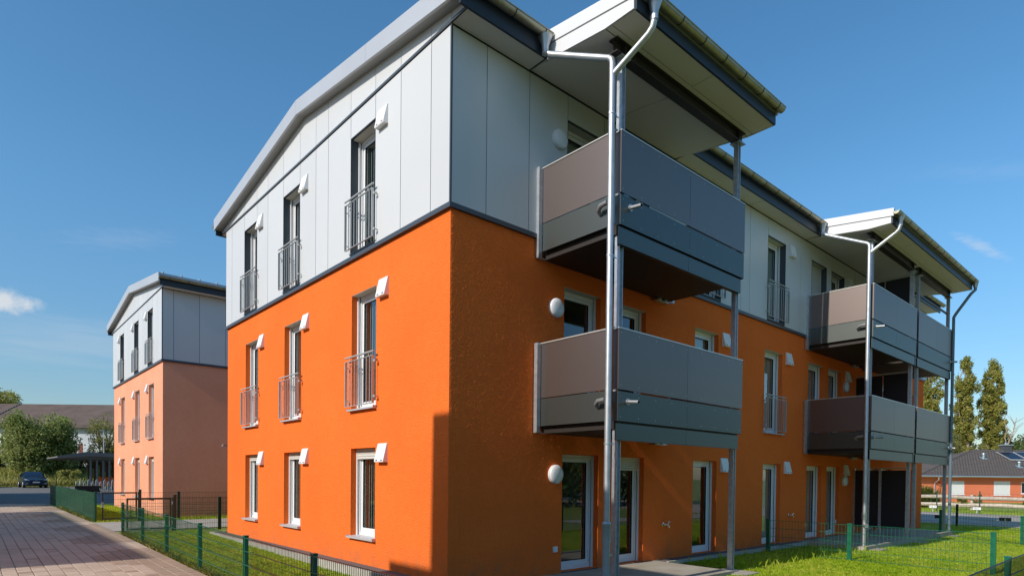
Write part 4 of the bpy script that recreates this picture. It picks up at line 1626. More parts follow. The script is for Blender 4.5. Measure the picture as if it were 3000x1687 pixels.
    MB().prism([(-0.60, 0.46), (0.60, 0.46), (0.52, 0.60), (-0.52, 0.60)], 'y', -2.165, -2.10).build('grille', 'black_rubber', c)
    MB().box(-0.26, 0.26, -2.185, -2.168, 0.47, 0.575).build('number_plate', 'plate_white', c)
    mb = MB()
    for s in (-1, 1):
        mb.lathe([(0.036, -2.176), (0.036, -2.166)], 12, 'y', (s * 0.055, 0, 0.665))
    mb.build('emblem', 'chrome', c)
    MB().prism([(-0.74, 0.25), (0.74, 0.25), (0.66, 0.40), (-0.66, 0.40)], 'y', -2.145, -2.08).build('lower_intake', 'black_rubber', c)
    return c


car('dark blue hatchback parked facing the camera at the end of the drive', -0.95, 65.2, R(4), 'car_paint')
car('pale blue car cut off by the left edge of the photo', -5.15, 66.0, R(-4), 'car_paint_light')


# ------------------------------------------------------------------ bike shelter, racks, bench of timber
def shelter():
    z = ghf(4, 54)
    s = thing('bike_shelter', 'grey steel bike shelter with a cranked flat roof left of the salmon block', 'shelter', (1.4, 51.5, z))
    for y0 in (0.0, 3.0, 6.0):
        pass
    MB().prism([(-1.7, 2.72), (0.2, 3.12), (4.8, 2.92), (4.8, 2.62), (0.3, 2.80), (-1.7, 2.62)], 'y', -0.3, 8.4).build('roof', 'shelter_steel', s)
    mb = MB()
    for y in (0.1, 2.8, 5.5, 8.1):
        mb.prism([(-1.5, 2.58), (0.3, 2.72), (4.7, 2.56), (4.7, 2.42), (0.3, 2.54), (-1.5, 2.52)], 'y', y, y + 0.10)
    mb.build('roof_beam', 'shelter_steel', s)
    for x in (0.50, 0.92, 1.34, 1.76, 2.18, 2.7, 3.4, 4.2):
        MB().box(x - 0.06, x + 0.06, 0.1, 0.22, -0.3, 2.55).build('column', 'shelter_steel', s)
    for x0, x1 in ((0.56, 0.86), (0.98, 1.28), (1.40, 1.70), (1.82, 2.12), (2.24, 2.64), (2.76, 3.34)):
        MB().box(x0, x1, 2.3, 2.36, 0.1, 2.35).build('wall_board', 'brown_wood', s)
    MB().box(1.2, 4.6, 2.24, 2.29, 0.35, 1.10).build('orange_board', 'orange_stucco', s)


shelter()


def rack(label, x, y, rz, n):
    r = thing('bike_rack', label, 'bike rack', (x, y, ghf(x, y)), rz)
    mb = MB()
    mb.tube([(0, 0.05, 0.12), (n * 0.26, 0.05, 0.12)], 0.03, 8)
    mb.tube([(0, 0.5, 0.12), (n * 0.26, 0.5, 0.12)], 0.03, 8)
    mb.build('ground_rail', 'shelter_steel', r)
    for i in range(n):
        px = 0.1 + i * 0.26
        h = 0.62 + 0.14 * (i % 2)
        pts = [(px, 0.0, 0.1)] + [(px, 0.25 - 0.25 * math.cos(t), h + 0.22 * math.sin(t)) for t in np.linspace(0, math.pi, 7)] + [(px, 0.5, 0.1)]
        MB().tube(pts, 0.022, 6).build('rack_hoop', 'galvanised', r, smooth=True)


rack('row of galvanised bike rack hoops in front of the shelter', 0.45, 48.3, R(-24), 12)


def timber():
    t = thing('timber_stack', 'dark brown timber bench stack beside the bike rack', 'timber stack', (0.25, 46.0, ghf(0.25, 46.0)), R(-8))
    for k in range(3):
        for j in range(3):
            MB().box(0.02 * (j % 2), 1.5 - 0.03 * (k % 2), j * 0.24, j * 0.24 + 0.22, 0.10 + k * 0.16, 0.245 + k * 0.16).build('plank', 'brown_wood', t)
    for x in (0.2, 1.2):
        MB().box(x, x + 0.12, 0.0, 0.7, -0.1, 0.098).build('skid', 'brown_wood', t)


timber()


# ------------------------------------------------------------------ plants
def leaf_cloud(name, m, pts, size, rng, parent=None, loc=(0, 0, 0), flat=0.0, up=0.0):
    """one leaf quad per point, turned at random"""
    n = len(pts)
    d1 = rng.normal(size=(n, 3))
    d1[:, 2] = d1[:, 2] * (1 - flat) + up
    d1 /= np.linalg.norm(d1, axis=1)[:, None]
    d2 = rng.normal(size=(n, 3))
    d2 -= d1 * (d2 * d1).sum(1)[:, None]
    d2 /= np.linalg.norm(d2, axis=1)[:, None]
    s = size * rng.uniform(0.6, 1.35, n)[:, None]
    a, b = d1 * s, d2 * s * 0.55
    v = np.empty((n, 4, 3))
    v[:, 0] = pts - a * 0.5
    v[:, 1] = pts + b * 0.5
    v[:, 2] = pts + a * 0.5
    v[:, 3] = pts - b * 0.5
    q = np.arange(n * 4).reshape(n, 4)
    return link(name, np_mesh(name, v.reshape(-1, 3), q, m), parent, loc)


def clumps(rng, centres, radii, per, hollow=0.5):
    out = []
    for c, r in zip(centres, radii):
        n = int(per)
        d = rng.normal(size=(n, 3))
        d /= np.linalg.norm(d, axis=1)[:, None]
        rr = r * rng.uniform(hollow, 1.0, n) ** 0.7
        out.append(np.asarray(c) + d * rr[:, None] * np.array([1, 1, 0.85]))
    return np.concatenate(out)


def limb(mb, p, q, r0, r1, rng, n=5):
    p, q = np.asarray(p, float), np.asarray(q, float)
    ln = np.linalg.norm(q - p)
    pts = []
    for i in range(n + 1):
        t = i / n
        w = p + (q - p) * t
        if 0 < i < n:
            w = w + rng.normal(size=3) * ln * 0.025
        pts.append(tuple(w))
    mb.tube(pts, [r0 + (r1 - r0) * i / n for i in range(n + 1)], 7)


def poplar(label, x, y, h, w, seed, m='poplar_leaf', base=0.10, group='tall poplars behind the red bungalow', leaf=0.30, per=85, bark='pale_bark', nclump=330, lean=0.0, lobes=5):
    """columnar crown of many small upright clumps gathered on a few steep leaders"""
    rng = np.random.default_rng(seed)
    z = ghf(x, y)
    t = thing('poplar_tree', label, 'tree', (x, y, z), group=group)
    mb = MB()
    limb(mb, (0, 0, -0.3), (lean, 0, h * 0.93), 0.36, 0.05, rng, 8)
    lead = [(0.0, 0.0, 1.0, 0.62)]
    for k in range(lobes):
        a = 2 * np.pi * (k + rng.uniform(-0.3, 0.3)) / lobes
        lead.append((0.50 * w * np.cos(a), 0.50 * w * np.sin(a), rng.uniform(0.66, 0.99), rng.uniform(0.46, 0.62)))
    cs, rs = [], []
    for lx, ly, lt, lw in lead:
        limb(mb, (0, 0, h * base * rng.uniform(0.5, 1.5)), (lx, ly, h * lt * 0.92), 0.12, 0.025, rng, 6)
        for _ in range(int(nclump * (0.30 if lx == 0 and ly == 0 else 0.70 / lobes) * (0.5 + 0.6 * lt))):
            f = base + (lt - base) * rng.uniform(0, 1) ** 0.9
            g = (f - base) / (lt - base)
            prof = min(1.0, (1 - g) * 7.0) ** 0.5 * min(1.0, 0.55 + g * 2.5)
            a = rng.uniform(0, 2 * np.pi)
            rr = w * lw * prof * rng.uniform(0.0, 1.0) ** 0.5
            k = min(1.0, 0.35 + g * 1.6)
            cs.append((lx * k + rr * np.cos(a) + lean * f, ly * k + rr * np.sin(a), f * h + rng.uniform(-0.3, 0.3)))
            rs.append(rng.uniform(0.28, 0.62))
    for c in cs[::8]:
        limb(mb, (c[0] * 0.4, c[1] * 0.4, c[2] - 1.5), c, 0.045, 0.012, rng, 3)
    mb.build('trunk', bark, t, smooth=True)
    p = clumps(rng, cs, rs, per, 0.1)
    p[:, 2] += rng.normal(0, 0.22, len(p))
    leaf_cloud('crown', m, p, leaf, rng, t, up=0.2)
    return t


def broad_tree(label, x, y, h, w, seed, m, group, n=70, per=160, leaf=0.3, base=0.22, bark='bark', name='broadleaf_tree', cat='tree', squash=0.8):
    rng = np.random.default_rng(seed)
    z = ghf(x, y)
    t = thing(name, label, cat, (x, y, z), group=group)
    mb = MB()
    limb(mb, (0, 0, -0.3), (rng.uniform(-.2, .2), 0, h * 0.62), 0.035 * h ** 0.9 + 0.02, 0.03 * h ** 0.5, rng, 6)
    cs, rs = [], []
    for _ in range(n):
        a = rng.uniform(0, 2 * np.pi)
        el = rng.uniform(-0.75, 1.0)
        rad = rng.uniform(0.35, 1.0) ** 0.5 * 0.80
        cz = h * (base + (1 - base) * (0.45 + 0.52 * el * rad))
        k = np.sqrt(max(0.05, 1 - (el * rad) ** 2 * squash))
        cs.append((w / 2 * rad * np.cos(a) * k, w / 2 * rad * np.sin(a) * k, cz))
        rs.append(rng.uniform(0.09, 0.20) * (w * 0.55 + h * 0.25))
    for c in cs[::3]:
        limb(mb, (0, 0, h * rng.uniform(0.1, 0.45)), c, 0.012 * h, 0.004 * h, rng, 4)
    mb.build('trunk', bark, t, smooth=True)
    leaf_cloud('crown', m, clumps(rng, cs, rs, per), leaf, rng, t)
    return t


def blades(name, m, x, y, h0, h1, w, rng, lean=0.35, dz=0.0, parent=None):
    """grass blades as bent two-triangle slivers rooted on the terrain"""
    n = len(x)
    z = gh(x, y) + dz
    a = rng.uniform(0, 2 * np.pi, n)
    h = rng.uniform(h0, h1, n) * rng.uniform(0.6, 1.0, n)
    b = rng.uniform(0, 2 * np.pi, n)
    ln = rng.uniform(0.05, lean, n) * h
    dx, dy = np.cos(a) * w / 2, np.sin(a) * w / 2
    ex, ey = np.cos(b) * ln, np.sin(b) * ln
    v = np.empty((n, 4, 3))
    v[:, 0] = np.stack([x - dx, y - dy, z], 1)
    v[:, 1] = np.stack([x + dx, y + dy, z], 1)
    v[:, 2] = np.stack([x + ex * 0.45 + dx * 0.6, y + ey * 0.45 + dy * 0.6, z + h * 0.62], 1)
    v[:, 3] = np.stack([x + ex * 1.3, y + ey * 1.3, z + h], 1)
    q = np.arange(n * 4).reshape(n, 4)
    o = link(name, np_mesh(name, v.reshape(-1, 3), q, m), parent)
    return o


rng = np.random.default_rng(11)


def scatter(x0, x1, y0, y1, dens, keep=None):
    n = int((x1 - x0) * (y1 - y0) * dens)
    x = rng.uniform(x0, x1, n)
    y = rng.uniform(y0, y1, n)
    if keep is not None:
        k = keep(x, y)
        x, y = x[k], y[k]
    return x, y


def lawn_ok(x, y):
    k = ~((x > 0.25) & (x < 5.32) & (y > -1.85)) & ~((x > 11.95) & (x < 20.45) & (y > -1.85)) & ~((x > 5.2) & (x < 12) & (y > -0.34))
    for px in (5.50, 2.0, 12.6, 16.24, 19.98):
        k &= ~((abs(x - px) < 0.32) & (y > -2.08))
    return k


parts_ = []
parts_.append(scatter(-2.30, -0.365, -3.0, 12.25, 2600))
parts_.append(scatter(3.0, 12.0, -6.3, -0.02, 2300, lawn_ok))
parts_.append(scatter(12.0, 26.0, -7.5, -0.4, 1000, lawn_ok))
parts_.append(scatter(20.5, 27.95, -8.5, 6.0, 500))
gx = np.concatenate([p[0] for p in parts_])
gy = np.concatenate([p[1] for p in parts_])
g1 = blades('grass', 'grass_blade', gx, gy, 0.022, 0.060, 0.011, rng, 0.9)
tag(kind(g1, 'stuff'), 'short green lawn grass growing in front of the orange block', 'grass')
px, py = scatter(-2.2, 0.0, 17.3, 30, 700)
qx, qy = scatter(0.0, 6.0, 17.0, 18.25, 700)
ux, uy = scatter(42.3, 52, -10, 14, 120)
tx, ty = scatter(-2.37, -2.22, 1.0, 12.0, 1500)
g2 = blades('grass', 'grass_blade', np.concatenate([px, qx, ux]), np.concatenate([py, qy, uy]), 0.05, 0.10, 0.014, rng, 0.6)
tag(kind(g2, 'stuff'), 'lawn grass growing round the salmon block and beyond the road', 'grass')
g3 = blades('grass_fringe', 'yellow_leaf', tx, ty, 0.04, 0.14, 0.012, rng, 0.9)
tag(kind(g3, 'stuff'), 'yellowish uncut grass fringe along the foot of the drive fence', 'grass')
fx, fy = scatter(-2.36, -2.15, 17.6, 28, 500)
g4 = blades('grass_fringe', 'yellow_leaf', fx, fy, 0.06, 0.18, 0.016, rng, 0.8)
tag(kind(g4, 'stuff'), 'weedy grass fringe along the foot of the privacy fence', 'grass')
nx = rng.uniform(5.3, 12, 500)
ny = rng.uniform(-1.9, -0.5, 500)
k = lawn_ok(nx, ny)
g5 = blades('tall_grass', 'grass_blade', nx[k], ny[k], 0.12, 0.24, 0.012, rng, 0.5)
tag(kind(g5, 'stuff'), 'longer grass stalks standing along the shadow edge of the lawn', 'grass')

# bank of tall weeds behind the parked cars
bx = rng.uniform(-16, 9, 26000)
by = rng.uniform(69.8, 82, 26000)


def bank_h(x, y):
    return 2.1 * ss(y, 70.5, 77) * (0.55 + 0.45 * np.sin(x * 0.42 + 1.2) ** 2)


bxs, bys = np.arange(-22, 16, 0.7), np.arange(69, 92, 0.7)
BX, BY = np.meshgrid(bxs, bys)
BZ = gh(BX, BY) + bank_h(BX, BY) + 0.012
i_, j_ = np.meshgrid(np.arange(len(bxs) - 1), np.arange(len(bys) - 1))
a_ = (j_ * len(bxs) + i_).ravel()
kind(link('embankment', np_mesh('embankment', np.stack([BX.ravel(), BY.ravel(), BZ.ravel()], 1),
                                np.stack([a_, a_ + 1, a_ + 1 + len(bxs), a_ + len(bxs)], 1), 'dry_grass')), 'structure')
g6 = blades('weeds', 'dry_grass', bx, by, 0.4, 1.1, 0.07, rng, 0.5, dz=bank_h(bx, by))
tag(kind(g6, 'stuff'), 'tall dry weeds and grasses on the bank behind the parked cars', 'weeds')
mx_ = rng.uniform(-10, 3.5, 5000)
my_ = rng.uniform(68.3, 71, 5000)
g7 = blades('grass', 'yellow_leaf', mx_, my_, 0.08, 0.25, 0.05, rng, 0.6)
tag(kind(g7, 'stuff'), 'bright mown grass verge between the cars and the weedy bank', 'grass')

# trees and bushes on the left
broad_tree('large round dark green bush tree behind the dark blue car', 0.3, 75.5, 8.9, 7.4, 3, 'bush_leaf', 'trees along the left bank', 230, 150, 0.25, 0.02, name='bush_tree')
broad_tree('slender pale green young tree behind the bike shelter', 6.0, 74.0, 9.0, 3.8, 5, 'birch_leaf', 'trees along the left bank', 45, 80, 0.19, 0.15, name='young_tree')
broad_tree('dark low bush at the far left edge, beside the large bush', -4.6, 79.5, 4.2, 5.0, 7, 'bush_leaf', 'trees along the left bank', 45, 200, 0.26, 0.0, name='shrub', cat='shrub')
broad_tree('dark bush filling the gap between the large bush and the shelter', 4.4, 80.0, 4.4, 5.2, 8, 'deep_leaf', 'trees along the left bank', 45, 200, 0.26, 0.0, name='shrub', cat='shrub')
broad_tree('dark bush half hidden behind the salmon block', 8.6, 77.0, 6.0, 4.8, 9, 'deep_leaf', 'trees along the left bank', 40, 200, 0.26, 0.0, name='shrub', cat='shrub')
broad_tree('small weedy shrub on the bank right of the dark car', 2.4, 71.5, 2.2, 2.4, 10, 'dry_grass', 'trees along the left bank', 25, 120, 0.16, 0.0, name='shrub', cat='shrub')
broad_tree('tree crown rising behind the brown barn roof at the far left', -4.0, 118.0, 15.8, 11.5, 12, 'poplar_leaf', 'trees behind the barn', 60, 170, 0.40, 0.25)
broad_tree('second tree crown behind the barn roof, further left', -13.0, 122.0, 16.5, 12.0, 13, 'poplar_leaf', 'trees behind the barn', 60, 170, 0.42, 0.25)


# thin wire fence at the far end of the yard
def far_fence():
    f = thing('wire_fence', 'thin dark wire fence in front of the weedy bank', 'fence', (-9, 69.2, ghf(-9, 69.2)))
    for i in range(6):
        MB().tube([(i * 2.55, 0, -0.2), (i * 2.55, 0, 1.25)], 0.035, 6).build('fence_post', 'dark_green_coat', f)
        if i < 5:
            link('wire_panel', wire_panel_mesh(2.55, 1.1, 0, 'dark_green_coat', False, 0.15), f, (i * 2.55, 0, 0.05))


far_fence()


# ------------------------------------------------------------------ barn
def barn():
    rz = math.atan2(-10.0, 11.3)
    b = thing('barn', 'long old barn with brown tiled roof and whitish wall behind the bushes', 'barn', (-22.0, 113.8, 0.0), rz)
    ln = 64.0
    w = MB()
    w.box(0, ln, 0, 0.3, -0.3, 7.75)
    w.box(0, ln, 11.7, 12.0, -0.3, 7.75)
    w.prism([(0, -0.3), (12, -0.3), (12, 7.75), (6, 11.1), (0, 7.75)], 'x', 0.01, 0.3)
    w.prism([(0, -0.3), (12, -0.3), (12, 7.75), (6, 11.1), (0, 7.75)], 'x', ln - 0.3, ln - 0.01)
    wall = w.build('wall', 'barn_wall', b)
    r = MB()
    r.prism([(-0.7, 7.45), (6, 10.85), (6, 11.1), (-0.7, 7.70)], 'x', -0.4, ln + 0.4)
    r.prism([(12.7, 7.45), (6, 10.85), (6, 11.1), (12.7, 7.70)], 'x', -0.4, ln + 0.4)
    roof = r.build('roof', 'barn_roof', b)
    mb = MB()
    for i in range(26):
        y0 = -0.7 + 6.7 * i / 26
        z0 = 7.70 + 3.4 * i / 26
        mb.prism([(y0, z0), (y0 + 0.20, z0 + 0.10), (y0 + 0.20, z0 + 0.145), (y0 - 0.03, z0 + 0.03)], 'x', -0.4, ln + 0.4)
    kind(mb.build('roof_tiles', 'barn_roof', roof), 'stuff')
    mb = MB()
    for i in range(30):
        t = i / 30
        y, z = -0.7 + 6.7 * t, 7.75 + 3.4 * t
        mb.box(24.0 + 0.05 * (i % 2), 24.28 + 0.05 * (i % 2), y, y + 0.2, z, z + 0.16)
    mb.build('roof_verge_tiles', 'chimney_slate', roof)
    for i in range(11):
        x = 2.5 + i * 5.4
        f = MB().box(x, x + 1.5, -0.05, -0.001, 4.1, 5.3).build('window', 'white_pvc', b)
        MB().box(x + 0.1, x + 1.4, -0.07, -0.055, 4.2, 5.2).build('pane', 'car_glass', f)
        MB().box(x + 1.6, x + 2.1, -0.03, -0.001, 3.6, 5.4).build('brick_pier', 'brick_red', b)
    MB().box(0, ln, -0.72, -0.60, 7.36, 7.48).build('gutter', 'dark_fascia', b)
    for x in (20.6, 47.0):
        MB().tube([(x, -0.2, 7.4), (x, -0.1, 6.2), (x, -0.1, 4.3)], 0.08, 6).build('downpipe', 'chimney_slate', b)


barn()


# ------------------------------------------------------------------ red bungalow across the road
def bungalow():
    # eaves line from (66.6, 11.4) to (74.4, 4.5); local x along the facade, y away from the road
    rz = math.atan2(4.50 - 11.36, 74.35 - 66.60)
    o = thing('bungalow', 'red rendered bungalow with dark hipped tile roof across the road', 'house', (66.45, 11.50, -0.42), rz)
    W, D, H = 24.0, 12.0, 2.70
    opens = [(3.38, 4.95, 0.78, 2.14), (7.93, 9.62, 0.75, 2.17), (10.72, 12.0, 0.92, 2.10), (14.3, 15.6, 0.8, 2.1)]
    s = MB()
    facade_wall(o, 0, 0.5, W, -0.3, H, opens, 'red_stucco', 0.14, 0.5)
    s.quad((0.5, 0.5, -.3), (0.5, D, -.3), (0.5, D, H), (0.5, 0.5, H))
    s.quad((W, 0.5, -.3), (W, D, -.3), (W, D, H), (W, 0.5, H))
    s.quad((0.5, D, -.3), (W, D, -.3), (W, D, H), (0.5, D, H))
    s.build('wall', 'red_stucco', o, recalc=False)
    for i, (a, b, c, d) in enumerate(opens):
        f = MB()
        ring(f, a, b, c, d, 0.08, 0.53, 0.60)
        w = f.build('window', 'white_pvc', o)
        if i in (0, 1):
            mb = MB()
            n = 26
            for k in range(n):
                z0, z1 = c + 0.05 + (d - c - 0.1) * k / n, c + 0.05 + (d - c - 0.1) * (k + 1) / n
                mb.prism([(0.512, z0 + 0.004), (0.506, (z0 + z1) / 2), (0.512, z1 - 0.002), (0.53, z1 - 0.002), (0.53, z0 + 0.004)], 'x', a + 0.03, b - 0.03)
            mb.build('shutter', 'white_paint', w)
        else:
            MB().box(a + 0.08, b - 0.08, 0.56, 0.575, c + 0.08, d - 0.08).build('pane', 'car_glass', w)
        MB().box(a - 0.04, b + 0.04, 0.44, 0.62, c - 0.045, c - 0.002).build('sill', 'white_paint', w)
    r = MB()
    e = H - 0.02
    rz_ = 2.80
    rx0, rx1, ry = 9.6, W - 6.0, D / 2
    v = [(-0.1, -0.1, e), (W + .6, -0.1, e), (W + .6, D + .6, e), (-0.1, D + .6, e), (rx0, ry, e + rz_), (rx1, ry, e + rz_),
         (-0.1, -0.1, e - .10), (W + .6, -0.1, e - .10), (W + .6, D + .6, e - .10), (-0.1, D + .6, e - .10)]
    r.add(v, [(0, 1, 5, 4), (1, 2, 5), (2, 3, 4, 5), (3, 0, 4), (6, 9, 8, 7), (0, 6, 7, 1), (1, 7, 8, 2), (2, 8, 9, 3), (3, 9, 6, 0)])
    roof = r.build('roof', 'roof_tile', o)
    # pantiles on the two slopes in view: rolled rows laid as real tiles
    def tiles(p0, ux, uy, width_at, slope_len, nrow, pitch):
        vs, fs = [], []
        nrm = Vector(ux).cross(Vector(uy)).normalized()
        for row in range(nrow):
            s0, s1 = slope_len * row / nrow, slope_len * (row + 1) / nrow + 0.05
            a, b = width_at((s0 + s1) / 2)
            nt_ = int((b - a) / pitch)
            for k in range(nt_):
                x = a + (k + 0.5 * (row % 2) * 0) * pitch
                base = len(vs)
                for (dx, hh) in ((0.0, 0.015), (0.075, 0.055), (0.15, 0.06), (0.22, 0.02), (pitch - 0.004, 0.012)):
                    for s_, l in ((s0, 0.035), (s1, 0.0)):
                        p = Vector(p0) + Vector(ux) * (x + dx) + Vector(uy) * s_ + nrm * (hh + l)
                        vs.append(tuple(p))
                for j in range(4):
                    fs.append((base + 2 * j, base + 2 * j + 2, base + 2 * j + 3, base + 2 * j + 1))
        me = bpy.data.meshes.new('roof_tiles')
        me.from_pydata(vs, [], fs)
        me.materials.append(MATS['roof_tile'])
        kind(link('roof_tiles', me, roof), 'stuff')
    sl = math.hypot(ry + .1, rz_)
    uyv = Vector((0, ry + .1, rz_)).normalized()
    tiles((-0.1, -0.1, e), (1, 0, 0), tuple(uyv), lambda s: ((rx0 + .1) * s / sl, W + .7 - (W + .6 - rx1) * s / sl), sl, 19, 0.30)
    sl2 = math.hypot(rx0 + .1, rz_)
    uyv2 = Vector((rx0 + .1, 0, rz_)).normalized()
    tiles((-0.1, D + .6, e), (0, -1, 0), tuple(uyv2), lambda s: ((D + .6 - ry) * s / sl2, D + .7 - (ry + .1) * s / sl2), sl2, 19, 0.30)
    mb = MB()
    for p, q in (((-0.1, -0.1, e), (rx0, ry, e + rz_)), ((rx0, ry, e + rz_), (rx1, ry, e + rz_))):
        p, q = Vector(p), Vector(q)
        n = int((q - p).length / 0.36)
        for i in range(n):
            a, b = p + (q - p) * i / n, p + (q - p) * (i + 1.1) / n
            mb.tube([a + Vector((0, 0, .06)), b + Vector((0, 0, .07))], [0.125, 0.105], 8)
    kind(mb.build('ridge_tiles', 'roof_tile', roof), 'stuff')
    MB().tube([(-0.15, -0.2, e - 0.06), (W + .6, -0.2, e - 0.06)], 0.085, 8).build('gutter', 'galvanised', o)
    MB().box(-0.05, W + .5, -0.08, 0.49, e - 0.16, e - 0.115).build('eaves_soffit', 'white_paint', o)
    MB().tube([(1.85, -0.2, e - 0.12), (1.85, -0.15, e - 0.45), (1.85, 0.42, e - 0.75), (1.85, 0.42, -0.2)], 0.055, 8).build('downpipe', 'galvanised', o)
    c = MB().box(13.1, 13.95, ry - 0.3, ry + 0.4, e + 1.8, e + 3.45).build('chimney', 'chimney_slate', roof)
    MB().box(13.0, 14.05, ry - 0.4, ry + 0.5, e + 3.45, e + 3.55).build('chimney_cap', 'galvanised', c)
    MB().lathe([(0.14, e + 3.55), (0.14, e + 3.7), (0.20, e + 3.72), (0.03, e + 3.85)], 12, 'z', (13.5, ry, 0)).build('flue', 'chrome', c)
    k = rz_ / (ry + .1)

    def vent(x, y):
        zz = e + (y + .1) * k + 0.06
        vv = MB().prism([(y - 0.28, zz - 0.28 * k), (y + 0.28, zz + 0.28 * k), (y + 0.28, zz + 0.28 * k + 0.04), (y - 0.28, zz - 0.28 * k + 0.04)], 'x', x - 0.28, x + 0.28)
        vv.lathe([(0.12, zz), (0.12, zz + 0.42), (0.20, zz + 0.44), (0.18, zz + 0.52), (0.03, zz + 0.60)], 12, 'z', (x, y, 0))
        vv.build('roof_vent', 'zinc_vent', roof, smooth=True)
    vent(9.5, 4.0)
    vent(11.7, 2.0)
    for x in (11.9, 13.75):
        y0, y1 = 3.35, 5.35
        zf = lambda y: e + (y + .1) * k + 0.16
        f = MB().prism([(y0, zf(y0)), (y1, zf(y1)), (y1, zf(y1) + .07), (y0, zf(y0) + .07)], 'x', x, x + 1.75).build('solar_collector', 'rail_light', roof)
        MB().prism([(y0 + .09, zf(y0 + .09) + .071), (y1 - .09, zf(y1 - .09) + .071), (y1 - .09, zf(y1 - .09) + .085), (y0 + .09, zf(y0 + .09) + .085)], 'x',
                   x + .09, x + 1.66).build('collector_glass', 'solar_glass', f)
    al = MB().lathe([(0.06, 0.0), (0.05, -0.1), (0.10, -0.12), (0.02, -0.26)], 10, 'y', (2.35, 0.5, 2.0)).build('alarm_light', 'flower_red', o)


bungalow()


# wooden rail fence in front of the bungalow (roughly parallel to the road)
def rail_fence():
    p0 = Vector((50.2, 14.0))
    d = Vector((-1.55, -10.0)).normalized()
    f = thing('rail_fence', 'weathered two-rail wooden fence on the verge in front of the bungalow', 'fence', (p0.x, p0.y, ghf(p0.x, p0.y)), math.atan2(d.y, d.x))
    n = 7
    rr = random.Random(3)
    for i in range(n + 1):
        MB().lathe([(0.10, -0.3), (0.095, 1.05), (0.07, 1.12)], 8, 'z', (i * 3.55, 0, 0)).build('fence_post', 'rail_wood', f, smooth=True)
        if i == n:
            break
        for z in (0.36, 0.88):
            zz = z + rr.uniform(-0.03, 0.03)
            MB().tube([(i * 3.55 - 0.15, -0.11, zz), (i * 3.55 + 1.8, -0.13, zz + rr.uniform(0, 0.09)), (i * 3.55 + 3.7, -0.11, zz - 0.01)],
                      [0.125, 0.14, 0.115], 8).build('rail', 'rail_wood', f, smooth=True)


rail_fence()


def verge_fence():
    f = thing('wire_fence', 'sparse green wire fence between the road and the wooden rails', 'fence', (45.6, 12.0, ghf(45.6, 12.0)), math.atan2(-20.0, -3.1))
    for i in range(9):
        MB().box(i * 2.5 - .03, i * 2.5 + .03, -.02, .02, -.2, 1.45).build('fence_post', 'dark_green_coat', f)
        if i < 8:
            link('wire_panel', wire_panel_mesh(2.5, 1.2, 0, 'dark_green_coat', False, 0.25), f, (i * 2.5, 0, 0.1))


verge_fence()


# ------------------------------------------------------------------ parking bay signs: white from the front, dark from behind
def bay_sign(label, x, y, rz, text, group):
    s = thing('parking_sign', label, 'sign', (x, y, ghf(x, y)), rz, group)
    MB().box(-0.022, 0.022, -0.015, 0.015, -0.2, 0.40).build('sign_post', 'galvanised', s)
    MB().box(-0.21, 0.21, -0.026, -0.016, 0.27, 0.43).build('sign_plate', 'sign_white', s)
    MB().box(-0.205, 0.205, -0.0155, -0.0135, 0.275, 0.425).build('sign_back', 'anthracite_coat', s)
    cu = bpy.data.curves.new('sign_text', 'FONT')
    cu.body = text
    cu.size = 0.105
    cu.align_x = 'CENTER'
    cu.align_y = 'CENTER'
    cu.extrude = 0.002
    cu.materials.append(MATS['sign_ink'])
    tmp = bpy.data.objects.new('sign_text', cu)
    me = bpy.data.meshes.new_from_object(tmp)
    bpy.data.objects.remove(tmp)
    t = link('sign_text', me, s)
    t.location = (0, -0.029, 0.35)
    t.rotation_euler = (math.pi / 2, 0, 0)


bay_sign('white parking bay sign beyond the road, left of the far balcony post', 43.0, 4.45, R(-80), 'Whg. 10', 'white parking signs')
bay_sign('white parking bay sign beyond the road, right of the far balcony post', 42.4, 1.93, R(-80), 'Whg. 11', 'white parking signs')
bay_sign('white parking bay sign cut by the right edge of the photo', 41.8, -0.75, R(-80), 'Whg. 12', 'white parking signs')
bay_sign('dark back of a parking sign behind the green bolted fence post', 27.3, 0.25, R(95), 'Whg. 5', 'parking signs seen from behind')
bay_sign('dark back of a parking sign on the lawn edge near the right border', 27.7, -2.0, R(95), 'Whg. 6', 'parking signs seen from behind')

# ------------------------------------------------------------------ trees on the right
poplar('tallest poplar, directly right of the far balcony', 105.9, 16.4, 20.9, 1.65, 21)
poplar('bushy poplar seen between the far balcony posts', 101.8, 19.9, 19.4, 2.0, 22)
poplar('free standing poplar with bare branches right of the tallest one', 109.2, 13.6, 20.0, 1.75, 23, lean=-0.3)
broad_tree('drooping birch in front of the tallest poplar', 98.0, 17.0, 11.0, 5.0, 24, 'birch_leaf', 'trees behind the bungalow', 50, 190, 0.20, 0.1, bark='pale_bark', name='birch_tree')
broad_tree('pale loose tree behind the bungalow chimney', 103.0, 13.4, 8.4, 5.0, 25, 'birch_leaf', 'trees behind the bungalow', 45, 170, 0.24, 0.1, bark='pale_bark')
broad_tree('dark green tree right of the free standing poplar', 115.5, 11.2, 10.6, 8.5, 26, 'deep_leaf', 'trees behind the bungalow', 60, 180, 0.34, 0.1)
broad_tree('green tree at the right border behind the solar roof', 108.0, 8.4, 9.0, 7.0, 27, 'deep_leaf', 'trees behind the bungalow', 55, 180, 0.32, 0.1)
broad_tree('dark tree behind the left end of the bungalow roof', 89.0, 16.6, 6.6, 6.0, 28, 'deep_leaf', 'trees behind the bungalow', 50, 180, 0.28, 0.05)
broad_tree('low tree hidden behind the far orange wall', 93.0, 25.0, 7.5, 7.5, 29, 'poplar_leaf', 'trees behind the bungalow', 50, 160, 0.30, 0.05)
